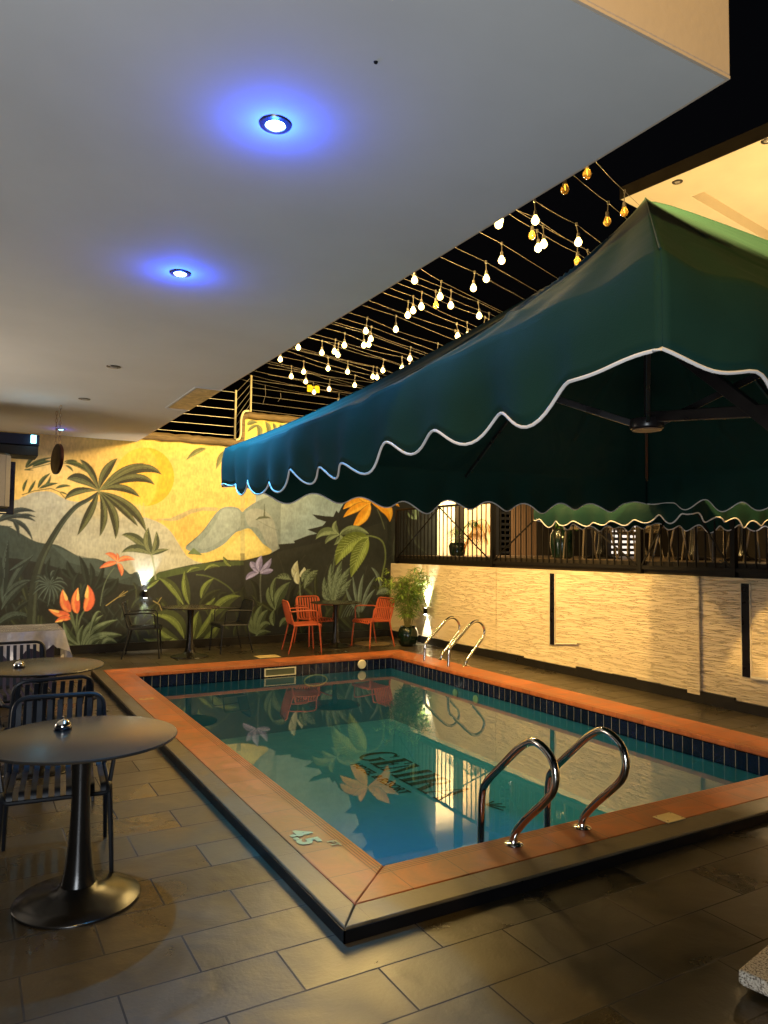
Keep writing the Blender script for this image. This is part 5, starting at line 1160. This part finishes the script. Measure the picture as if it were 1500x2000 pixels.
# terrace furniture
GT = 'dark slatted armchairs on the terrace'; KT2 = {'used': False}; ct_ = make_chair(M['chair_bronze'], 'x', GT, 'slatted_armchair')
TC = [(1150, 10.2, 75, 'terrace armchair right of the potted shrub, partly hidden by its railing bars'), (1200, 11.6, -60, 'terrace armchair in front of the lit white louvre'), (1290, 10.0, 60, 'terrace armchair left of centre, between two railing posts'), (1335, 9.2, 200, 'terrace armchair with its curved back to the railing, middle of the row'),
      (1385, 10.2, -70, 'terrace armchair behind the railing, second from the right post'), (1418, 9.0, 150, 'terrace armchair just left of the right railing post'), (1480, 9.4, 190, 'terrace armchair at the right photo edge behind the railing'), (1250, 12.6, 10, 'farthest terrace armchair deep in the dark room')]
for px, D, rz, lb in TC:
    p = at_px(px, D); place(ct_, KT2, p.x, p.y, rz, lb, z=ZT, group=GT)
for px, D, lb in ((1175, 11.2, 'terrace pedestal table beside the potted shrub'), (1355, 10.9, 'terrace pedestal table among the middle armchairs'), (1450, 10.4, 'terrace pedestal table near the right photo edge')):
    p = at_px(px, D); place(tp, KT, p.x, p.y, 0, lb, z=ZT)
for i, (px, D) in enumerate(((1340, 10.8), (1372, 10.9), (1395, 10.7))):
    pass

# ------------------------------------------------------------------ festoon strings
B_ = [(971, 436), (977, 429), (1044, 427), (1042, 457), (1061, 475), (1049, 483), (980, 507), (949, 541), (927, 560), (1126, 471), (1128, 507), (1129, 525), (1148, 520), (1104, 365), (1147, 336), (1188, 431), (1220, 410), (934, 615), (810, 545), (862, 577), (851, 595), (881, 594), (824, 597), (807, 605), (797, 614), (773, 641), (717, 645), (710, 672), (725, 661), (722, 671), (673, 673), (655, 685), (661, 692), (955, 636), (947, 643), (912, 653), (892, 655), (889, 668), (855, 692), (802, 699), (801, 714), (785, 717), (749, 722), (729, 735), (736, 736), (735, 753), (679, 725), (693, 751), (644, 759), (548, 701), (585, 677), (569, 734), (593, 725), (599, 744), (612, 765), (629, 687), (641, 718), (662, 784), (659, 794), (695, 784)]
OFF = {(1104, 365), (1147, 336), (1188, 431), (1220, 410), (1042, 457), (1128, 507), (851, 595)}
ZB = 4.02; SL = .33
items = sorted([(onz(x, y, ZB).y-SL*onz(x, y, ZB).x, onz(x, y, ZB), (x, y) in OFF) for x, y in B_], key=lambda q: q[0])
groups = []
for k_, p, off in items:
    for g_ in groups[::-1]:
        if abs(g_[0]-k_) < .13 and all(abs(q.x-p.x) > .35 for q, _ in g_[1]): g_[1].append((p, off)); break
    else: groups.append([k_, [(p, off)]])
ordn = ['nearest', 'second', 'third', 'fourth', 'fifth', 'sixth', 'seventh', 'eighth', 'ninth', 'tenth', 'eleventh', 'twelfth', 'thirteenth', 'fourteenth', 'fifteenth', 'sixteenth', 'seventeenth', 'eighteenth', 'nineteenth', 'twentieth', 'twenty first', 'twenty second', 'twenty third', 'twenty fourth', 'twenty fifth', 'twenty sixth', 'twenty seventh', 'twenty eighth', 'twenty ninth', 'thirtieth', 'thirty first', 'thirty second', 'thirty third', 'thirty fourth', 'thirty fifth', 'thirty sixth', 'thirty seventh', 'thirty eighth', 'thirty ninth', 'fortieth', 'forty first', 'forty second', 'forty third', 'forty fourth', 'forty fifth']
groups.sort(key=lambda g_: g_[0])
random.seed(5)
me_on = me_off = None
for gi, (k0, bl) in enumerate(groups):
    bl.sort(key=lambda q: q[0].x); n_on = sum(not f for _, f in bl)
    desc = ('one glowing bulb' if n_on == 1 else '%s glowing bulbs' % ('no', 'one', 'two', 'three', 'four')[n_on]) if n_on else 'unlit amber bulbs'
    s = thing('string_light', (US, k0+SL*US, ZB+.15), '%s festoon cable from the camera over the pool, carrying %s' % (ordn[gi], desc), 'string light', 'festoon cables strung over the pool')
    zc0 = ZB+.135; x0 = US-.05; yA = bl[0][0].y-SL*(bl[0][0].x-x0); xe = 8.6; yE = bl[-1][0].y+SL*(xe-bl[-1][0].x)
    pts = [Vector((x0, yA, zc0+.03))]
    for p, _ in bl: pts.append(Vector((p.x, p.y, zc0)))
    pts.append(Vector((xe, yE, zc0+.05))); P = []
    for a, b_ in zip(pts[:-1], pts[1:]):
        for k in range(6): f = k/6; q = a.lerp(b_, f); q.z -= .10*math.sin(PI*f)*min(1, (b_-a).length/3.5)*(.6); P.append(q)
    P.append(pts[-1]); mb = MB(); mb.tube(P, .0014, 5); mb.build('cable', M['cable'], s, smooth=True)
    for p, off in bl:
        tilt = Vector((random.uniform(-.012, .012), random.uniform(-.012, .012), 0))
        c = p+tilt
        mb = MB(); mb.tube([(p.x, p.y, zc0+.012), (p.x, p.y, zc0-.012)], .009, 6); mb.tube([(p.x, p.y, zc0-.01), (c.x, c.y, ZB+.050)], .0035, 5); mb.tube([(c.x, c.y, ZB+.062), (c.x, c.y, ZB+.026)], [.011, .014], 10)
        sk_ = mb.build('lampholder', M['socket'], s, smooth=True)
        mb = MB(); mb.lathe([(.011, .028), (.015, .018), (.025, .002), (.029, -.012), (.024, -.029), (.011, -.040), (.001, -.042)], 14, c=(c.x, c.y, ZB)); mb.build('bulb', M['bulb_off'] if off else M['bulb_on'], sk_, smooth=True)
        if off: mb = MB(); mb.tube([(c.x, c.y, ZB+.02), (c.x+.004, c.y, ZB-.015), (c.x-.004, c.y, ZB+.005)], .0018, 5); mb.build('filament', emit('dim_filament', (1, .6, .1), 2.5), sk_)
        else: lamp('bulb_lamp', 'POINT', (c.x, c.y, ZB-.066), 7.5, (1, .66, .22), .02, parent=s)
# a blue lamp far behind on the right building
c = onz(1176, 508, 4.9); bl_ = thing('blue_wall_spot', tuple(c), 'small blue lamp glinting just above the big umbrella behind the cables', 'lamp')
mb = MB(); mb.lathe([(.01, 0), (.07, .01), (.075, .05), (.04, .09)], 20, c=c); mb.build('housing', M['rail'], bl_, smooth=True)
mb = MB(); mb.lathe([(.002, -.012), (.055, -.006), (.06, -.001)], 20, c=c); mb.build('lens', emit('lit_blue_spot', (.25, .55, 1), 12), bl_)
mb = MB(); mb.tube([(c.x, c.y, c.z+.08), (c.x+.3, c.y, c.z+.1), (9.5, c.y+1, c.z+.6)], .012, 6); mb.build('bracket', M['rail'], bl_, smooth=True)
print('strings', len(groups))
